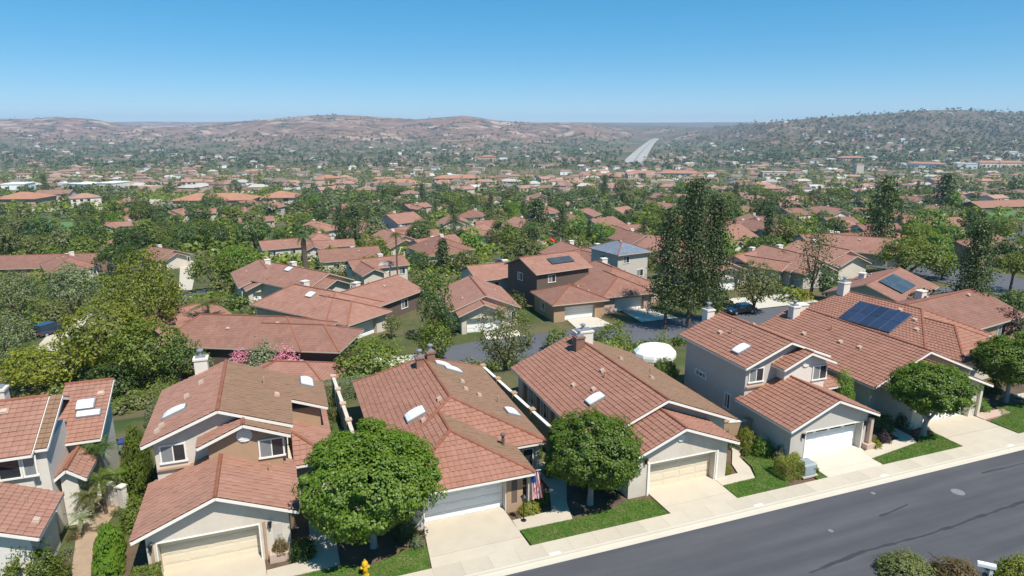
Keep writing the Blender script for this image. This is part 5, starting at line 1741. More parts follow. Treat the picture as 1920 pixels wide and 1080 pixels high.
for lab, u, v, h, cr, fr, mat, sd in (("spiky reddish tinged cordyline nearest the left house wall", -11.35, 39.3, 1.7, 2.4, 46, 'olive', 1),
                                      ("banana like plant with broad leaves in the middle of the dirt garden", -10.75, 39.9, 2.3, 2.4, 30, 'mid', 2),
                                      ("taller leafy palm at the back of the dirt garden", -11.1, 41.6, 3.5, 2.8, 34, 'dark', 3),
                                      ("small pale leaved palm at the front of the dirt garden", -11.5, 38.0, 1.1, 2.0, 26, 'pale', 4),
                                      ("small bright palm beside the white garden wall end", -10.3, 41.3, 1.7, 2.0, 26, 'bright', 5)):
    x, y = W(u, v)
    palm(lab, x, y, 0, h, cr, fr, mat, sd, trunk_r=.09, up=.9, name="garden_palm", cat="plant")
for k, (u, v, s_) in enumerate(((-11.9, 37.8, .9), (-10.6, 38.2, .8), (-11.6, 40.0, 1.0), (-10.2, 39.6, .8), (-11.9, 36.4, .9))):
    uv_shrub(["dry brown tuft beside the dirt path, nearest the camera but one", "dark low tuft on the right edge of the dirt path", "grey tuft where the dirt path widens",
              "tuft at the foot of the white wall end", "dusty tuft by the left garage eave"][k], u, v, s_, .5, 'shrub', ['rust', 'dark', 'grey', 'olive', 'grey'][k], 0, n=500)

# hand placed trees and bushes: (label, px, base, top, width px, kind, leaf, trunk)
TREES = [
    # left
    ("yellow green pointed tree, tallest of the grove on the left slope", 288, 655, 466, 140, 'tall', 'yellow', .12),
    ("broad yellow green tree at the heart of the left grove", 208, 706, 562, 170, 'round', 'yellow', .15),
    ("bright topped tree at the front of the left grove", 285, 718, 596, 150, 'round', 'mid', .12),
    ("dense tree at the left front of the left grove", 92, 728, 640, 160, 'round', 'yellow', .1),
    ("darker tree behind the brown gabled house's chimney", 340, 718, 625, 95, 'round', 'dark', .15),
    ("olive tree between the lane and the left grove", 178, 690, 620, 80, 'round', 'mid', .15),
    ("low dark tree on the near edge of the left grove", 215, 735, 668, 130, 'dome', 'dark', .0),
    ("small olive tree at the grove's right end beside the patio cover", 372, 712, 660, 70, 'round', 'olive', .2),
    ("grey green willowy tree above the parked lane, right of the pair", 142, 598, 492, 105, 'broad', 'grey', .08),
    ("grey green willowy tree at the left edge above the lane", 35, 600, 505, 110, 'broad', 'grey', .08),
    ("pale green rounded bush mass at the left edge below the lane", 12, 690, 578, 110, 'dome', 'grey', .0),
    ("pale green bush left of the parked car", 30, 640, 575, 80, 'dome', 'grey', .0),
    ("brown tinged scrub bush above the lane", 100, 610, 560, 80, 'dome', 'olive', .0),
    ("dark bush between the two grey green willowy trees", 60, 560, 520, 50, 'dome', 'dark', .0),
    ("low grey bush at the left edge over the long low roof", 20, 540, 505, 80, 'dome', 'olive', .0),
    ("bush spilling over the foot of the long low roof", 120, 540, 500, 80, 'dome', 'olive', .0),
    ("dark flat topped umbrella tree at left", 232, 515, 463, 105, 'broad', 'dark', .35),
    ("tall dark round tree at upper left", 176, 492, 408, 70, 'round', 'dark', .25),
    ("dark green tree at the left edge beside the fairway", 10, 484, 428, 60, 'round', 'dark', .15),
    ("olive tree under the fairway at left", 70, 482, 440, 66, 'broad', 'olive', .15),
    ("olive bush right of the olive tree under the fairway", 122, 484, 432, 62, 'broad', 'olive', .15),
    ("small dark tree beside the small fairway patch", 112, 452, 420, 36, 'round', 'dark', .15),
    ("dark tree right of the orange roof patch at upper left", 262, 478, 425, 64, 'round', 'dark', .2),
    ("bright capped tree right of the orange roof patch", 300, 475, 424, 50, 'round', 'mid', .2),
    ("dense green tree above the pale lane", 418, 460, 406, 58, 'round', 'mid', .2),
    ("broad dark tree above the bright broad tree", 478, 468, 412, 76, 'round', 'dark', .25),
    ("bright green broad tree left of the gable fronted house", 448, 520, 452, 86, 'dome', 'bright', .2),
    ("yellow green spreading tree beside the pale lane", 408, 546, 478, 100, 'broad', 'mid', .12),
    ("dark lower tree beside the gable fronted house", 446, 540, 495, 70, 'round', 'dark', .15),
    ("dark pine at the upper left behind the valley's edge", 335, 440, 400, 40, 'round', 'mid', .2),
    ("round tree just left of the dense green tree above the lane", 372, 452, 410, 60, 'round', 'mid', .2),
    ("round hedge bush on the lower lane beside the orange roof", 440, 580, 545, 40, 'dome', 'dark', .0),
    ("slim hedge running along the lower lane", 400, 566, 546, 90, 'dome', 'mid', .0),
    # blossom
    ("olive shrub row along the ridge of the brown gabled house", 470, 708, 668, 90, 'dome', 'olive', .0),
    ("sparse yellow green bush beside the low tile roofed house", 545, 722, 678, 80, 'shrub', 'olive', .0),
    ("large bushy shrub with pale flowers left of the hipped house's ridge", 700, 716, 622, 175, 'dome', 'mid', .0),
    # middle
    ("upper of the twin dense dark trees in the centre", 818, 640, 512, 76, 'round', 'dark', .12),
    ("lower of the twin dense dark trees in the centre", 817, 682, 596, 78, 'round', 'mid', .1),
    ("feathery pale green tree beside the lower street", 947, 694, 566, 122, 'tall', 'olive', .08),
    ("broad leafy shrub above the cream gabled house's chimney", 1045, 660, 606, 66, 'dome', 'mid', .0),
    ("large leafy shrub between the chimney and the lower street", 1148, 664, 588, 96, 'dome', 'mid', .0),
    ("green bush between the large leafy shrubs", 1095, 656, 608, 70, 'dome', 'mid', .0),
    ("vine covered pergola bush on the broad hipped house", 1115, 560, 525, 80, 'dome', 'mid', .0),
    ("small tree left of the white gabled garage's drive", 850, 632, 590, 34, 'round', 'dark', .2),
    ("bush at the foot of the dark brown two storey house", 965, 575, 545, 60, 'dome', 'olive', .0),
    ("clipped tree beside the long hipped house's drive", 735, 635, 590, 40, 'round', 'olive', .25),
    # pines
    ("leftmost of the tall pines, darkest and straightest", 1246, 618, 402, 80, 'pine', 'pine', .16),
    ("middle and tallest of the tall pines", 1290, 615, 350, 98, 'pine', 'pine', .14),
    ("rightmost of the tall pines, leaning crown", 1330, 604, 378, 76, 'pine', 'pine', .15),
    ("olive leaved tree right of the tall pines", 1412, 588, 488, 98, 'round', 'olive', .18),
    ("green tree between the tall pines and the thin pine", 1432, 500, 440, 84, 'round', 'dark', .15),
    ("slender conifer above the olive leaved tree", 1436, 480, 392, 34, 'conifer', 'pine', .1),
    ("sparse thin pine with bare branches", 1520, 556, 420, 92, 'gum', 'pine', .15),
    ("round dark clipped tree below the thin pine", 1550, 562, 506, 44, 'round', 'dark', .08),
    ("yellow green low bush below the thin pine", 1500, 562, 536, 52, 'dome', 'yellow', .0),
    ("tall dark conifer left of the bright round tree", 1647, 476, 338, 62, 'cypress', 'pine', .06),
    ("bright green domed tree at right, roundest crown in view", 1735, 452, 384, 98, 'dome', 'bright', .15),
    ("broad yellow green tree below the bright domed tree", 1700, 520, 446, 140, 'broad', 'mid', .1),
    ("smaller bright tree at the broad tree's right shoulder", 1765, 525, 470, 60, 'round', 'mid', .1),
    ("tall dark cypress like tree right of the solar roof", 1812, 612, 420, 92, 'conifer', 'pine', .06),
    ("dark round tree behind the solar roof", 1738, 596, 540, 84, 'round', 'dark', .08),
    ("pale silvery shrub right of the tall dark cypress", 1832, 632, 580, 56, 'dome', 'pale', .0),
    ("purple leaved tree right of the pale silvery shrub", 1880, 640, 575, 66, 'round', 'purple', .12),
    ("umbrella shaped tree by the turning place at right", 1893, 548, 476, 66, 'broad', 'mid', .42),
    ("dark bush at the turning place's near edge", 1897, 578, 538, 62, 'dome', 'dark', .0),
    ("dark spreading tree above the turning place at the right edge", 1890, 500, 448, 70, 'broad', 'dark', .2),
    ("pair topped conifer behind the bright domed tree", 1768, 398, 330, 60, 'conifer', 'pine', .08),
    ("dark tree clump at the right edge of the valley", 1905, 372, 328, 40, 'round', 'dark', .1),
    ("tropical shrubs beside the solar roof's chimney", 1640, 556, 516, 34, 'dome', 'bright', .0),
    ("bright dense egg shaped tree in the centre distance", 886, 482, 412, 60, 'dome', 'bright', .1),
    ("dark conifer crown left of the bright pair", 1008, 454, 378, 78, 'conifer', 'pine', .06),
    ("left of the bright green pair beyond the brown house", 1084, 448, 404, 48, 'round', 'bright', .12),
    ("right of the bright green pair beyond the brown house", 1128, 456, 412, 72, 'dome', 'bright', .12),
    ("yellowish tree right of the red umbrella", 1078, 482, 440, 62, 'round', 'olive', .12),
    ("yellowish tree left of the red umbrella", 985, 490, 448, 80, 'broad', 'olive', .1),
    ("dark umbrella pine over the tile roof right of the red umbrella", 1145, 490, 456, 50, 'broad', 'dark', .35),
    ("blue green conifer right of the slim tall palm", 832, 512, 450, 44, 'conifer', 'pine', .1),
    ("olive tree with a round crown right of the blue green conifer", 876, 512, 470, 66, 'broad', 'olive', .2),
    ("slender cypress, left of the pair above the stepped roofs", 640, 470, 388, 30, 'cypress', 'pine', .08),
    ("slender cypress, right of the pair above the stepped roofs", 668, 470, 386, 34, 'cypress', 'pine', .08),
    ("leafy tree between the slender cypresses and the slim palm", 700, 480, 440, 56, 'round', 'mid', .15),
    ("dark garden tree below the slim palm at right", 790, 512, 470, 48, 'round', 'dark', .1),
    ("garden tree beside the white skylight roof", 690, 516, 478, 40, 'round', 'mid', .15),
    ("dark tree right of the bright dense tree", 960, 470, 425, 56, 'round', 'mid', .15),
    ("dark leaved tree above the red umbrella", 1050, 440, 400, 46, 'round', 'dark', .15),
    ("round tree between the pines and the broad gabled roof", 1362, 440, 368, 44, 'tall', 'dark', .1),
    ("bright bush between the two broad pink roofs at right", 1492, 432, 398, 44, 'round', 'yellow', .12),
    ("dark garden tree in front of the long pink roof", 1542, 420, 396, 30, 'round', 'dark', .1),
    ("leafy tree right of the thin pine's crown", 1575, 510, 470, 50, 'round', 'mid', .15),
    ("garden tree at the foot of the tile roof left of the conifer", 1470, 520, 470, 60, 'round', 'mid', .12),
    ("dark tree in the lane behind the grey house", 1335, 600, 560, 40, 'round', 'mid', .15),
]
BUSHKINDS = ('shrub',)
for lab, px, b_, t_, w_, kd, mt, tk in TREES:
    bush = tk == 0
    px_tree(lab, px, b_, t_, w_, kd, mt, tk, name="shrub" if bush else ("pine_tree" if kd in ('pine', 'conifer', 'gum') else "cypress_tree" if kd == 'cypress' else "tree"), cat="shrub" if bush else "tree")

h7 = [o_ for o_ in COL.objects if o_.get('label', '').startswith('long hipped house whose tile roof')][0]
a7 = h7.rotation_euler[2]
for lab, px, wd_, ht_, mt in (("white flowered bush between two pink blossoming bushes", 487, 4.6, 4.9, 'pale'), ("pink blossoming bush left of the white flowered bush", 444, 3.4, 3.7, 'pink'),
                              ("pink blossoming bush right of the white flowered bush", 530, 3.9, 4.2, 'pink')):
    best = None
    for q_ in range(0, 260):
        ly = q_ * .1; x = h7.location.x + math.cos(a7) * -7.3 - math.sin(a7) * ly; y = h7.location.y + math.sin(a7) * -7.3 + math.cos(a7) * ly
        e_ = abs(960 + FPX * x / (y * CP + (CAM_Z - 2) * SP) - px)
        if best is None or e_ < best[0]:
            best = (e_, x, y)
    plant("shrub", lab, "shrub", best[1], best[2], G(best[1], best[2]), wd_, ht_, 'dome', mt, 2600, .05, int(px) % 5, 0)

# palms
for lab, px, b_, t_, cr, fr, mt, tr, dr in (("slim tall palm with a small tuft, in the centre distance", 746, 532, 438, 34, 30, 'dark', .17, .9),
                                          ("tall dark palm with a heavy skirt, left of the stepped roofs", 575, 532, 440, 40, 60, 'pine', .6, 1.1),
                                          ("feathery garden palm beside the orange roof", 398, 646, 566, 100, 26, 'olive', .16, .45),
                                          ("small bright palm right of the solar roof house chimney", 1625, 562, 522, 30, 24, 'bright', .12, .6),
                                          ("small palm beside the bluish patched roof", 1668, 570, 534, 28, 24, 'mid', .12, .6)):
    x, y, z, t = spot(px, b_); mpp = (y * CP + (CAM_Z - z) * SP) / FPX
    palm(lab, x, y, z, (b_ - t_) * mpp, cr * mpp, fr, mt, int(px), trunk_r=tr, droop=dr, up=.75)

# trees among the roofs, each named by the house or tree it stands nearest to
LANDMARKS = [(620, 500, "the tall dark palm"), (746, 500, "the slim tall palm"), (886, 445, "the bright egg shaped tree"), (1008, 415, "the dark conifer crown"),
             (1030, 458, "the red umbrella"), (1290, 430, "the tall pines"), (1436, 430, "the slender conifer"), (1520, 470, "the thin pine"), (1647, 420, "the tall dark conifer"),
             (1735, 415, "the bright domed tree"), (1860, 402, "the green playing field"), (1890, 372, "the dark fronted long house"), (448, 480, "the bright broad tree"),
             (176, 445, "the tall dark round tree"), (70, 430, "the green fairway"), (400, 385, "the long orange shop roof"), (520, 380, "the bright orange building"),
             (250, 385, "the flood channel"), (1270, 325, "the orange market"), (1200, 290, "the highway"), (910, 295, "the pink church hall"),
             (660, 425, "the slender cypress pair"), (780, 440, "the joined tile roofs"), (1560, 395, "the long pink roof"), (1418, 415, "the many gabled roof"),
             (1740, 312, "the white and orange apartments"), (1100, 430, "the bright green pair"), (1195, 430, "the purple solar roof"), (750, 350, "the long pink row"),
             (240, 490, "the dark umbrella tree"), (30, 355, "the white flat block"), (1815, 360, "the far right pink roof")]


def where(px, py):
    best = min(LANDMARKS, key=lambda q: (q[0] - px) ** 2 + ((q[1] - py) * 2.5) ** 2)
    dx, dy = px - best[0], (py - best[1]) * 2.5
    if abs(dx) < 16 and abs(dy) < 20:
        rel = "close beside"
    elif abs(dx) > abs(dy) * 1.6:
        rel = "right of" if dx > 0 else "left of"
    elif abs(dy) > abs(dx) * 1.6:
        rel = "below" if dy > 0 else "above"
    else:
        rel = ("below and " if dy > 0 else "above and ") + ("right of" if dx > 0 else "left of")
    dd = math.hypot(dx, dy)
    return ("just " if dd < 45 and rel != "close beside" else "well " if dd > 120 else "") + rel, best[2]


HOUSE_WORDS = [a + " " + b for a in ("mid sized", "low", "broad", "plain", "narrow", "pale walled", "half hidden") for b in ("tile roofed house", "tiled house", "brown roofed house", "family house")]
rng = random.Random(42)
USED = {}


def unique(words, px, py):
    rel, lm = where(px, py)
    for a_ in words:
        lab = f"{a_} {rel} {lm}"
        if lab not in USED:
            USED[lab] = 1
            return lab, None
    lab = f"{words[0]} {rel} {lm}"
    return lab, True


mh = []
tr_ = 0
have = [(o_.location.x, o_.location.y) for o_ in COL.objects if o_.parent is None and o_.get('category') in ('house', 'building')]
while len(mh) < 78 and tr_ < 9000:
    tr_ += 1
    py = 378 + 98 * rng.random() ** 1.1
    px = rng.uniform(560, 1935) if rng.random() < .82 else rng.uniform(-20, 560)
    if px < 560 and (py > 440 or 20 < px < 145): continue
    if 1790 < px and py < 425: continue
    if 1830 < px and 424 < py < 462: continue
    x, y, z, t = spot(px, py, 2.7)
    if any((x - a) ** 2 + (y - b - 4) ** 2 < 18.0 ** 2 for a, b in have): continue
    have.append((x, y)); mh.append((px, py, x, y, z))
mh.sort(key=lambda a: -a[1])
for px, py, x, y, z in mh:
    rng.shuffle(HOUSE_WORDS)
    lab, same = unique(HOUSE_WORDS, px, py)
    mid(lab, x, y, z, R(rng.choice((10, 20, 30, 45, 60, -10))), rng.choice(('gable', 'hip', 'ell', 'ell', 'side', 'gable')), w=rng.uniform(11, 15), d=rng.uniform(13, 17), wall=rng.choice(WALLS),
        st=2 if rng.random() < .18 else 1, group="tile roofed houses of the middle distance", vents=1)
taken = [(t[1], t[2] - 10, t[4]) for t in TREES]
KIND_WORDS = {'dark': ["dark green", "deep green", "shadowy green", "blackish green"], 'mid': ["mid green", "leafy green", "fresh green", "plain green"],
              'olive': ["olive", "dusty olive", "yellowish olive", "brownish olive"],
              'bright': ["bright green", "vivid green", "light green", "lime green"], 'pine': ["dark pointed", "slim pointed", "dim pointed", "ragged pointed"],
              'grey': ["grey green", "silvery green", "pale grey green", "dull grey"]}
SIZES = {0: ["small", "little", "tiny"], 1: ["medium", "bushy", "rounded"], 2: ["large", "big", "wide"]}
autos = []
tries = 0
while len(autos) < 212 and tries < 6000:
    tries += 1
    py = 372 + 130 * rng.random() ** 1.25
    px = rng.uniform(-40, 1960)
    if 470 < py and (330 < px < 1230):
        if rng.random() < .75:
            continue
    s_ = 1.0 + (py - 372) / 130
    w_ = rng.uniform(28, 58) * (.62 + .6 * (py - 372) / 130)
    if (px > 1785 and py < 432) or (250 < px < 580 and py < 400) or (px < 245 and 384 < py < 412):
        continue
    if any(abs(px - a) < (w_ + c) * .32 and abs(py - b) < 10 for a, b, c in taken):
        continue
    taken.append((px, py, w_)); autos.append((px, py, w_))
autos.sort(key=lambda a: -a[1])
groups = {}
for px, py, w_ in autos:
    q = rng.random()
    mt = 'dark' if q < .32 else 'mid' if q < .58 else 'olive' if q < .74 else 'pine' if q < .88 else 'bright' if q < .94 else 'grey'
    kd = 'conifer' if mt == 'pine' else rng.choice(['round', 'round', 'broad', 'loose', 'dome', 'tall'])
    if kd == 'conifer':
        w_ *= .62
    h_ = w_ * (2.1 if kd == 'conifer' else rng.uniform(.75, 1.15))
    x, y, z, t = spot(px, py)
    if y > 900:
        continue
    size = 0 if w_ < 24 else 1 if w_ < 36 else 2
    noun = "conifer" if mt == 'pine' else "tree"
    words = [f"{a} {b} {noun}" for a in SIZES[size] for b in KIND_WORDS[mt]]
    rng.shuffle(words)
    lab, same = unique(words, px, py)
    mpp = (y * CP + (CAM_Z - z) * SP) / FPX
    nleaf = 1500; lf = .075
    sd = rng.randint(0, 3)
    plant("pine_tree" if noun == "conifer" else "tree", lab, "tree", x, y, z, w_ * mpp, h_ * mpp, kd, mt, nleaf if w_ < 30 else 2400, lf if w_ < 30 else .058, sd % 3, .1,
          "trees among the roofs of the valley edge", straight=noun == "conifer", limbs=3, rot=rng.uniform(0, 6.28))

# far houses: individuals
hs = []
tries = 0
while len(hs) < 120 and tries < 3000:
    tries += 1
    py = 326 + 62 * rng.random() ** .8
    px = rng.uniform(-20, 1940)
    if 255 < px < 575 and 362 < py < 398: continue
    if any(abs(px - a) < 24 and abs(py - b) < 4.5 for a, b in hs): continue
    if 560 < px < 1330 and 362 < py and rng.random() < .72: continue
    hs.append((px, py))
hs.sort(key=lambda a: -a[1])
HW_WORDS = [a + " " + b for a in ("small", "little", "low", "wide", "plain", "distant", "faded") for b in ("tile roofed house", "red roofed house", "pink roofed house", "orange roofed house")]
for k, (px, py) in enumerate(hs):
    rng.shuffle(HW_WORDS)
    lab, same = unique(HW_WORDS, px, py)
    far_house(lab, px, py, rng.randint(0, 11), group="small houses of the valley estates", s=rng.uniform(.9, 1.25))


# everything past that: joined masses of far trees and houses on real ground
def scatter(n, seed, ylo, yhi, pw=1.0):
    rg = np.random.default_rng(seed)
    out_ = []
    px = rg.uniform(-260, 2180, n); u = rg.random(n) ** pw
    py = ylo + (yhi - ylo) * u
    return px, py, rg


def ray_ground(px, py):
    xx = (px - 960) / FPX; yy = (540 - py) / FPX
    dx, dy, dz = xx, CP + yy * SP, -SP + yy * CP
    t = np.full(len(px), 150.0); hit = np.zeros(len(px), bool); res = np.zeros(len(px))
    for _ in range(520):
        x, y, z = dx * t, dy * t, CAM_Z + dz * t
        below = (z <= ground(x, y)) & ~hit
        res[below] = t[below]; hit |= below
        t = t * 1.0095
    x, y = dx * res, dy * res
    return x, y, ground(x, y), hit & (res > 160)


px, py, rg = scatter(33000, 5, 198, 412, 1.0)
x, y, z, ok = ray_ground(px, py)
# where trees thin out: the bare upper slopes on the left, the channel, shops and fields
hillside = (y > 2500) & (px < 1330)
k_ = np.clip((z + 46) / 40, 0, 1)
copse = vnoise(px / 60 + 7, py / 5, 31) + .5 * vnoise(px / 22, py / 3, 32)
keep = rg.random(len(px)) > np.where(hillside, np.where(copse > .38, .25, .3 + .67 * k_), np.where((px > 1330) & (y > 1500), .0, np.where(y > 1500, .1, np.where(y > 1250, .2, np.where(y > 700, .5, .64)))))
clump = vnoise(px / 45, py / 9, 12)
keep &= (clump > -.35) | (rg.random(len(px)) < .45)
bare = ((px > 255) & (px < 575) & (py > 364) & (py < 397)) | ((px > -40) & (px < 242) & (py > 386) & (py < 411)) | ((np.abs(px - (1200 + (283 - py) * .95)) < 24) & (py > 258) & (py < 308))
bare |= ((px > 1085) & (px < 1320) & (py > 324) & (py < 334)) | ((px > 820) & (px < 1010) & (py > 383) & (py < 398) & (rg.random(len(px)) < .85)) | ((px > 1000) & (px < 1330) & (py > 336) & (py < 344) & (rg.random(len(px)) < .8))
bare |= (px > 1790) & (py > 386) & (py < 430)
keep &= ok & ~bare & (y < 6800)
x, y, z, px, py = x[keep], y[keep], z[keep], px[keep], py[keep]
nt_ = len(x)
wd = rg.uniform(5, 11, nt_) * np.clip(.8 + y / 6000, .8, 1.3)
ht = wd * rg.uniform(.65, 1.15, nt_)
tall = rg.random(nt_) < .1
ht[tall] *= 1.9; wd[tall] *= .6
for sel, NQ, lq, mt, lb in ((y < 700, 60, .21, 'far', "mass of trees at the near edge of the valley"), ((y >= 700) & (y < 1300), 26, .34, 'olive', "belt of olive trees along the near valley floor"), (y >= 1300, 11, .56, 'far', "mass of far off trees covering the valley floor and lower hills")):
    w3, h3 = wd[sel], ht[sel]; k_ = len(w3)
    d = rg.normal(size=(k_, NQ, 3)); d /= np.linalg.norm(d, axis=2, keepdims=True); d[:, :, 2] = np.abs(d[:, :, 2]) * .9 + rg.uniform(-.3, .1, (k_, NQ))
    rad = rg.uniform(.55, 1.0, (k_, NQ, 1))
    P = d * rad * .5 * np.stack([w3, w3, h3 * 1.1], 1)[:, None, :]
    P[:, :, 2] += (h3 * .5)[:, None]
    P += np.stack([x, y, z], 1)[sel][:, None, :]
    Nn = d + np.array([0, 0, .5]) + rg.normal(size=d.shape) * .35
    lw = np.repeat(w3 * lq, NQ)
    V, F = quads_from(P.reshape(-1, 3), Nn.reshape(-1, 3), lw, lw * .8, rg)
    tag(link("distant_trees", np_mesh("distant_trees", V, F, LEAF[mt])), lb, "trees", kind='stuff')

# bushes and low garden growth between the houses of the middle distance
rg = np.random.default_rng(8)
nb_ = 5600
gy = 58 + 560 * rg.random(nb_) ** 1.6; gx = (rg.random(nb_) * 2 - 1) * (gy + 25) * .84
gv = -gx * SA + gy * CA; gu = gx * CA + gy * SA
ok = gv > 57
ok &= ~((gv > 65.5) & (gv < 78) & (gu > 12))
ok &= ~((gu > 108) & (gu < 134) & (gv > 62) & (gv < 99))
for ob in list(COL.objects):
    if ob.parent is None and ob.get('category') in ('house', 'building', 'car', 'patio cover'):
        ca_, sa_ = math.cos(ob.rotation_euler[2]), math.sin(ob.rotation_euler[2])
        lx = (gx - ob.location.x) * ca_ + (gy - ob.location.y) * sa_; ly = -(gx - ob.location.x) * sa_ + (gy - ob.location.y) * ca_
        ok &= ~((np.abs(lx) < 7.0) & (ly > -2.5) & (ly < 17)) & ~((np.abs(lx + 1) < 2.6) & (ly > -7) & (ly < 0))
for ob in list(COL.objects):
    if ob.get('kind') == 'structure' and ob.type == 'MESH' and ob.name.split('.')[0] in ('road', 'driveway', 'field', 'canal', 'street') and ob.rotation_euler[2] == 0:
        co = np.empty(len(ob.data.vertices) * 3); ob.data.vertices.foreach_get('co', co); co = co.reshape(-1, 3)
        for q_ in co[::2]:
            ok &= (gx - q_[0]) ** 2 + (gy - q_[1]) ** 2 > (4.0 if q_[1] < 130 else 36.0)
gx, gy = gx[ok], gy[ok]
gz = ground(gx, gy); nb_ = len(gx)
wd = rg.uniform(1.6, 4.6, nb_) * (1 + gy / 500) * np.clip(gy / 130, .5, 1); ht = wd * rg.uniform(.5, .95, nb_)
for nm, sel, NB, lq, mt, lb in (("shrubbery", (gy < 150) & (rg.random(nb_) < .5), 120, .14, 'mid', "low green garden shrubs between the nearer houses"),
                            ("undergrowth", gy < 150, 120, .14, 'olive', "olive undergrowth on the near slopes"),
                            ("shrubbery", gy >= 150, 38, .27, 'mid', "green garden shrubs filling the gaps between the far roofs")):
    if nm == "undergrowth":
        sel = sel & ~first_
    first_ = sel
    g3 = np.stack([gx, gy, gz], 1)[sel]; w3 = wd[sel]; h3 = ht[sel]; k_ = len(w3)
    d = rg.normal(size=(k_, NB, 3)); d /= np.linalg.norm(d, axis=2, keepdims=True); d[:, :, 2] = np.abs(d[:, :, 2])
    lump = 1 + .22 * vnoise(d[:, :, 0] * 2.1 + np.arange(k_)[:, None] * 3.7, d[:, :, 1] * 2.1 + d[:, :, 2], 3)
    P = d * (rg.uniform(.75, 1.0, (k_, NB)) * lump)[:, :, None] * .5 * np.stack([w3, w3, h3 * 1.9], 1)[:, None, :] + g3[:, None, :]
    Nn = d + np.array([0, 0, .4]) + rg.normal(size=d.shape) * .45
    lw = np.repeat(w3 * lq, NB)
    V, F = quads_from(P.reshape(-1, 3), Nn.reshape(-1, 3), lw, lw * .8, rg)
    tag(link(nm, np_mesh(nm, V, F, LEAF[mt])), lb, "shrubs", kind='stuff')

px, py, rg = scatter(1200, 15, 206, 362, .75)
x, y, z, ok = ray_ground(px, py)
hillside = (y > 2500) & (px < 1330)
keep = ok & (y < 5200) & (rg.random(len(px)) > np.where(hillside, .4 + .6 * np.clip((z + 46) / 30, 0, 1), .15))
keep &= ~((np.abs(px - (1200 + (283 - py) * .95)) < 30) & (py > 255) & (py < 308))
x, y, z = x[keep], y[keep], z[keep]
hv, hf_, hmm = [], [], []
hb = MB()
for xx, yy, zz in zip(x, y, z):
    w_, d_, e_ = rng.uniform(12, 22), rng.uniform(10, 14), rng.uniform(3.5, 6.5); a_ = rng.uniform(-.5, .5)
    ca_, sa_ = math.cos(a_), math.sin(a_)

    def q(px_, py_, pz_):
        return xx + px_ * ca_ - py_ * sa_, yy + px_ * sa_ + py_ * ca_, zz + pz_
    c0 = [(-w_ / 2, 0), (w_ / 2, 0), (w_ / 2, d_), (-w_ / 2, d_)]
    flat = rng.random() < .22
    rq = rng.random(); rm_ = 2 if rq < .55 else 3 if rq < .82 else 4
    wm_ = 0 if rng.random() < .7 else 1
    hb.solid([q(a, b, -6) for a, b in c0], [q(a, b, e_) for a, b in c0], wm_)
    if not flat:
        hb.poly([q(-w_ / 2 - .5, -.5, e_ - .1), q(w_ / 2 + .5, -.5, e_ - .1), q(w_ / 2 - d_ * .3, d_ / 2, e_ + 2.4), q(-w_ / 2 + d_ * .3, d_ / 2, e_ + 2.4)], rm_)
        hb.poly([q(w_ / 2 + .5, d_ + .5, e_ - .1), q(-w_ / 2 - .5, d_ + .5, e_ - .1), q(-w_ / 2 + d_ * .3, d_ / 2, e_ + 2.4), q(w_ / 2 - d_ * .3, d_ / 2, e_ + 2.4)], rm_)
        hb.poly([q(w_ / 2 + .5, -.5, e_ - .1), q(w_ / 2 + .5, d_ + .5, e_ - .1), q(w_ / 2 - d_ * .3, d_ / 2, e_ + 2.4)], rm_)
        hb.poly([q(-w_ / 2 - .5, d_ + .5, e_ - .1), q(-w_ / 2 - .5, -.5, e_ - .1), q(-w_ / 2 + d_ * .3, d_ / 2, e_ + 2.4)], rm_)
tag(hb.build("distant_houses", [STUCCO_PINK, DOOR_W, ROOF_FAR, M('roof_grey_brown', (0.19, 0.155, 0.13), var=.1), M('roof_pale', (0.44, 0.40, 0.35), var=.1)]), "scatter of far off houses on the valley floor and hillsides", "houses", kind='stuff')
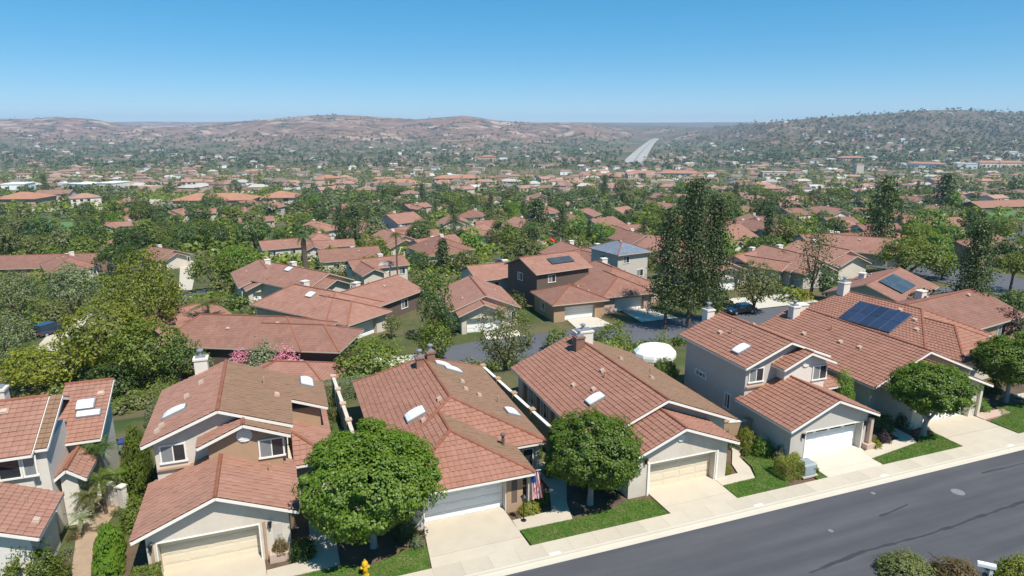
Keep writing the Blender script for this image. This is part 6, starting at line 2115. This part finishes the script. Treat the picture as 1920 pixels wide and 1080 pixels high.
#==SMALL==
# ---------------------------------------------------------------- small things
def car(label, x, y, z, rot, paint, suv=False):
    o = thing("parked_car", label, "car", x, y, z, rot)
    pm = M("car_paint_%d" % len(MATS), paint, rough=0.25, var=0.02, coat=0.6, spec=0.5)
    L_, W2 = 4.6, 0.9
    hb_, hr = (0.98, 1.68) if suv else (0.86, 1.42)
    prof = [(-2.3, .35), (2.3, .35), (2.32, .62), (2.22, hb_ - .12), (1.2, hb_), (-1.75 if suv else -1.5, hb_ + .02), (-2.28, hb_ - .04), (-2.32, .6)]
    b = MB()
    # body: side profile lofted inwards a little at the top
    for inset, i in ((0, 0),):
        n = len(b.v)
    lo = [(p[0], -W2, p[1]) for p in prof]; hi = [(p[0], W2, p[1]) for p in prof]
    n = len(b.v); k = len(prof); b.v += lo + hi
    b.f += [tuple(range(n, n + k)), tuple(reversed(range(n + k, n + 2 * k)))] + [(n + i, n + k + i, n + k + (i + 1) % k, n + (i + 1) % k) for i in range(k)]
    b.m += [0] * (k + 2)
    b.build("body", pm, o)
    c = MB()
    base = [(1.25, hb_), (.35, hr), (-1.35 if not suv else -1.9, hr), (-2.0 if not suv else -2.2, hb_ + .02)]
    c.solid([(base[0][0], -W2 + .05, hb_ - .05), (base[0][0], W2 - .05, hb_ - .05), (base[3][0], W2 - .05, hb_ - .05), (base[3][0], -W2 + .05, hb_ - .05)],
            [(base[1][0], -W2 + .2, hr - .06), (base[1][0], W2 - .2, hr - .06), (base[2][0], W2 - .2, hr - .06), (base[2][0], -W2 + .2, hr - .06)])
    c.build("windows", GLASS, o)
    r_ = MB(); r_.box(base[2][0], base[1][0], -W2 + .19, W2 - .19, hr - .06, hr)
    r_.build("roof", pm, o)
    for sx in (-1.42, 1.42):
        for sy in (-1, 1):
            w_ = MB(); w_.tube([(sx, sy * (W2 - .2), .34), (sx, sy * (W2 + .02), .34)], .34, 16)
            wo = w_.build("wheel", BLACK, o)
            w2 = MB(); w2.tube([(sx, sy * (W2 + .02), .34), (sx, sy * (W2 + .035), .34)], .2, 12); w2.build("rim", METAL, wo)
    for sy in (-.65, .65):
        t = MB(); t.box(-2.35, -2.27, sy - .18, sy + .18, hb_ - .32, hb_ - .16); t.build("tail_light", FLAG_R, o)
        t = MB(); t.box(2.24, 2.34, sy - .2, sy + .2, .6, .74); t.build("headlight", SKYLIGHT, o)
    t = MB(); t.box(-2.345, -2.32, -.26, .26, .62, .76); t.build("number_plate", FLAG_W, o)
    return o


x, y, z, t = spot(97, 627); car("dark blue car seen from behind on the pale lane at left", x, y, z + .1, R(75), (0.02, 0.03, 0.07), True)
x, y, z, t = spot(1388, 588); car("black car parked on the lower street behind the grey house", x, y, z + .1, R(200), (0.012, 0.012, 0.014))
x, y, z, t = spot(1858, 480); car("red car under the eave of the tile roof at right", x, y, z + .3, R(30), (0.35, 0.02, 0.02))
x, y, z, t = spot(205, 508); car("dark car in the shade of the umbrella tree at left", x, y, z + .15, R(10), (0.015, 0.017, 0.02), True)
x, y, z, t = spot(1790, 432); car("white car parked by the street below the green field", x, y, z + .35, R(160), (0.75, 0.75, 0.74), True)
x, y, z, t = spot(1808, 428); car("silver car parked beside the white one below the green field", x, y, z + .35, R(165), (0.42, 0.43, 0.44))
x, y, z, t = spot(942, 497); car("dark car in the lane above the brown two storey house", x, y, z + .1, R(10), (0.03, 0.03, 0.035))

# fire hydrant
x, y = W(2.75, 29.05)
o = thing("fire_hydrant", "yellow fire hydrant by the kerb under the large round tree", "fire hydrant", x, y, .12)
m_ = MB(); m_.lathe([(.19, 0), (.19, .05), (.12, .06), (.12, .62), (.16, .64), (.16, .7)], n=16); m_.build("barrel", YELLOW, o)
m_ = MB(); m_.lathe([(.155, .7), (.14, .78), (.08, .86), (.035, .88), (.035, .95), (.001, .96)], n=16); m_.build("bonnet", YELLOW, o)
for d_ in ((1, 0), (-1, 0), (0, -1)):
    m_ = MB(); m_.tube([(d_[0] * .08, d_[1] * .08, .5), (d_[0] * .22, d_[1] * .22, .5)], .075 if d_[1] == 0 else .095, 10); m_.build("outlet", YELLOW, o)

# flag hanging at the hipped house's corner
x, y = W(12.95, 31.5)
o = thing("flag", "red and white striped flag with a blue corner hanging limp by the porch", "flag", x, y, .0)
m_ = MB(); m_.tube([(-.45, .35, 2.5), (.25, -.1, 2.75)], .022, 8); m_.build("pole", TRIM, o)
m_ = MB(); ns, nh = 13, 10
for i in range(ns):
    for j in range(nh):
        def fp(a, b):
            zz = 2.62 - 1.75 * (b / nh); xx = -.28 + .62 * (a / ns) * (.75 + .4 * b / nh)
            return xx, .07 * math.sin(a * 1.15 + b * .25) - .03 * (b / nh), zz
        canton = i < 7 and j < 4
        m_.poly([fp(i, j + 1), fp(i + 1, j + 1), fp(i + 1, j), fp(i, j)], 2 if canton else (0 if i % 2 == 0 else 1))
m_.build("cloth", [FLAG_R, FLAG_W, FLAG_B], o)

# garden lamp post in front of the low shrub
x, y = W(11.9, 30.75)
o = thing("garden_lamp", "short black garden lamp post in front of the shrub under the flag", "lamp", x, y, .1)
m_ = MB(); m_.lathe([(.16, 0), (.16, .06), (.035, .08), (.035, 1.25)], n=10); m_.build("post", BLACK, o)
m_ = MB(); m_.lathe([(.1, 1.25), (.13, 1.3), (.16, 1.55)], n=8); m_.build("lantern", GLASS, o)
m_ = MB(); m_.lathe([(.2, 1.55), (.04, 1.68), (.02, 1.74)], n=8); m_.build("cap", BLACK, o)

# utility box
x, y = W(30.95, 29.35)
o = thing("utility_box", "grey utility box on a pad beside the boxy hedge", "utility box", x, y, .1)
m_ = MB(); m_.box(-.6, .6, -.5, .5, 0, .1); m_.build("pad", CONCRETE, o)
m_ = MB(); m_.prism_x([(-.42, .1), (.42, .1), (.42, .88), (-.3, .88), (-.42, .78)], -.45, .45); m_.build("cabinet", WATER_UT, o)
m_ = MB(); m_.box(-.4, .4, -.44, -.425, .2, .72); m_.build("door", WATER_UT, o)
m_ = MB(); m_.box(.3, .34, -.47, -.44, .45, .6); m_.build("handle", BLACK, o)

COVER = M('cover_grey', (0.19, 0.19, 0.195), var=0.15, scale=6)
# manhole, valve covers, kerb drain markers
m_ = MB(); m_.lathe([(.38, .013), (.38, .021), (.01, .022)], n=24)
x, y = W(38.35, 24.5)
o = m_.build("manhole_cover", COVER); o.location = (x, y, 0); tag(o, "pale round manhole cover set in the street", "manhole cover")
m_ = MB(); m_.lathe([(.14, .013), (.14, .02), (.01, .021)], n=16)
for (u, v), lb in (((27.8, 24.1), "tiny valve cover in the street left of the tar lines"), ((33.3, 26.2), "tiny valve cover near the kerb of the bright driveway")):
    x, y = W(u, v); o = link("valve_cover", m_.mesh("valve_cover", COVER), None, (x, y, 0)); tag(o, lb, "valve cover")
dm = MB(); dm.box(-.3, .3, -.13, .06, .131, .138)
for k, (u, lb) in enumerate(((12.4, "pale painted kerb patch in front of the left lawn strip"), (25.6, "pale painted kerb patch by the curved lawn"), (35.6, "pale painted kerb patch by the bright driveway"), (47.5, "pale painted kerb patch by the driveway right of the forked tree"))):
    x, y = W(u, 27.45); o = link("kerb_patch", dm.mesh("kerb_patch", TRIM), None, (x, y, 0), STREET); tag(o, lb, "painted patch", "painted white spots along the kerb")

# white mailbox at the bottom right corner, across the street
x, y, z, t = spot(1853, 1098)
o = thing("mailbox", "white mailbox on a white post at the lower right corner", "mailbox", x, y, 0, R(-24))
m_ = MB(); m_.box(-.07, .07, -.07, .07, -.3, 1.0); m_.build("post", TRIM, o)
m_ = MB(); n_ = 8
pr = [(-.11, 1.0), (.11, 1.0)] + [(.11 * math.cos(math.pi * k / n_), 1.13 + .11 * math.sin(math.pi * k / n_)) for k in range(n_ + 1)]
m_.prism_x([(a_, b_) for a_, b_ in pr], -.62, .14); m_.build("box", DOOR_W, o)
m_ = MB(); m_.box(.14, .155, -.1, .1, 1.01, 1.2); m_.build("door", DOOR_W, o)
m_ = MB(); m_.bar((-.5, 0, 1.0), (0, 0, .6), .05, .05); m_.build("brace", TRIM, o)

# white party tent between the cream gabled and the grey house
x, y = W(32.0, 49.2)
o = thing("canopy_tent", "white domed canopy tent in the garden behind the grey house", "tent", x, y, -.55)
m_ = MB(); n_ = 12; rad_ = 2.05
ring = lambda r_, z_: [(r_ * math.cos(2 * math.pi * k / n_), r_ * math.sin(2 * math.pi * k / n_) * .85, z_) for k in range(n_)]
lv = [ring(rad_, 2.15), ring(rad_ * .97, 2.4), ring(rad_ * .78, 2.78), ring(rad_ * .42, 3.0), ring(.05, 3.08)]
for a_, b_ in zip(lv, lv[1:]):
    for k in range(n_):
        m_.poly([a_[k], a_[(k + 1) % n_], b_[(k + 1) % n_], b_[k]])
m_.build("canopy", DOOR_W, o)
m_ = MB()
for k in range(n_):
    p, q = ring(rad_, 2.15)[k], ring(rad_, 2.15)[(k + 1) % n_]
    m_.solid([(p[0], p[1], 1.85), (q[0], q[1], 1.85), (q[0] * .99, q[1] * .99, 1.85), (p[0] * .99, p[1] * .99, 1.85)], [p, q, (q[0] * .99, q[1] * .99, 2.15), (p[0] * .99, p[1] * .99, 2.15)])
m_.build("valance", TRIM, o)
m_ = MB()
for k in (1, 2, 3, 4, 5, 6, 7):
    p, q = ring(rad_ * .985, 0)[k], ring(rad_ * .985, 0)[(k + 1) % n_]
    m_.solid([(p[0], p[1], -.2), (q[0], q[1], -.2), (q[0] * .985, q[1] * .985, -.2), (p[0] * .985, p[1] * .985, -.2)], [(p[0], p[1], 1.84), (q[0], q[1], 1.84), (q[0] * .985, q[1] * .985, 1.84), (p[0] * .985, p[1] * .985, 1.84)])
m_.build("side_curtain", TRIM, o)
for k in range(0, n_, 2):
    p = ring(rad_ * .96, 0)[k]; m_ = MB(); m_.tube([(p[0], p[1], -.4), (p[0], p[1], 2.2)], .04, 6); m_.build("post", TRIM, o)

# white patio cover left
x, y, z, t = spot(365, 672)
o = thing("patio_cover", "white flat patio cover on white posts left of the pink blossoms", "patio cover", x, y, z, R(10))
m_ = MB(); m_.box(-2.2, 2.0, -.3, 2.8, 2.35, 2.55); m_.build("roof", DOOR_W, o)
for px_ in (-1.9, .2, 1.75):
    m_ = MB(); m_.box(px_ - .07, px_ + .07, -.1, .04, -1, 2.35); m_.build("post", TRIM, o)
m_ = MB(); m_.box(-2, 1.8, 2.6, 2.75, -1, 2.35); m_.build("back_wall", STUCCO_BROWN, o)

x, y, z, t = spot(1031, 470)
o = thing("umbrella", "small bright red garden umbrella among the trees in the distance", "umbrella", x, y, z)
m_ = MB(); m_.lathe([(2.0, 3.0), (1.2, 3.5), (.03, 3.9)], n=8); m_.build("canopy", M("umbrella_red", (.75, .04, .03), var=.03), o)
m_ = MB(); m_.tube([(0, 0, -.3), (0, 0, 3.8)], .05, 6); m_.build("pole", TRIM, o)

x, y = W(-7.7, 47.2)
o = thing("wheelie_bin", "dark grey bin with a pink lidded box beside the left house", "bin", *W(-11.0, 47.6), 0)
m_ = MB(); m_.solid([(-.3, -.3, 0), (.3, -.3, 0), (.3, .3, 0), (-.3, .3, 0)], [(-.38, -.38, 1.0), (.38, -.38, 1.0), (.38, .38, 1.0), (-.38, .38, 1.0)]); m_.build("bin_body", WATER_UT, o)
m_ = MB(); m_.box(-.42, .42, -.42, .42, 1.0, 1.08); m_.build("lid", FLAG_B, o)

# white parked van cluster seen as bright specks between the roofs
for (px, py, lb) in ((722, 530, "white satellite dish on a mast beside the slim palm"),):
    x, y, z, t = spot(px, py)
    o = thing("satellite_dish", lb, "satellite dish", x, y, z, R(20))
    m_ = MB(); m_.tube([(0, 0, -.4), (0, 0, 2.8)], .07, 8); m_.build("mast", METAL, o)
    m_ = MB(); n_ = 16
    rg_ = [[(r_ * math.cos(2 * math.pi * k / n_), -.5 + .28 * (r_ / 1.3) ** 2 * -1 + .3, 3.4 + r_ * math.sin(2 * math.pi * k / n_)) for k in range(n_)] for r_ in (.02, .5, .95, 1.3)]
    for a_, b_ in zip(rg_, rg_[1:]):
        for k in range(n_):
            m_.poly([a_[k], a_[(k + 1) % n_], b_[(k + 1) % n_], b_[k]])
    m_.build("dish", DOOR_W, o)

# grass blades over the near lawns
rg = np.random.default_rng(77)
Pg = []
for pts, lab in lawns:
    us = [p[0] for p in pts]; vs = [p[1] for p in pts]
    n_ = int((max(us) - min(us)) * (max(vs) - min(vs)) * 330)
    u = rg.uniform(min(us), max(us), n_); v = rg.uniform(min(vs), max(vs), n_)
    ins = np.zeros(n_, bool)
    for i in range(len(pts)):
        (a0, b0), (a1, b1) = pts[i], pts[(i + 1) % len(pts)]
        if b0 == b1:
            continue
        c_ = ((b0 > v) != (b1 > v)) & (u < (a1 - a0) * (v - b0) / (b1 - b0) + a0)
        ins ^= c_
    u, v = u[ins], v[ins]
    Pg.append(np.stack([u * CA - v * SA, u * SA + v * CA, np.full(len(u), .155)], 1))
Pg = np.concatenate(Pg)
Ng = rg.normal(size=Pg.shape) * .8 + np.array([0, 0, .8])
V, F = quads_from(Pg, Ng, rg.uniform(.05, .12, len(Pg)), rg.uniform(.025, .05, len(Pg)), rg)
tag(link("grass", np_mesh("grass", V, F, LEAF['grass'])), "short mown grass blades on the front lawns", "grass", kind='stuff')

# ---------------------------------------------------------------- air
hz_m, nt, N, L = new_mat("haze_air")
out = N.new("ShaderNodeOutputMaterial"); pv = N.new("ShaderNodeVolumePrincipled")
pv.inputs['Color'].default_value = (0.60, 0.78, 1.0, 1)
pv.inputs['Density'].default_value = HAZE_DENSITY
pv.inputs['Anisotropy'].default_value = 0.0
L.new(pv.outputs[0], out.inputs['Volume'])
m_ = MB(); m_.box(-16500, 16500, -400, 10800, -90, 190)
o = m_.build("haze", hz_m); tag(o, "thin blue air over the whole valley", "haze", kind='stuff')
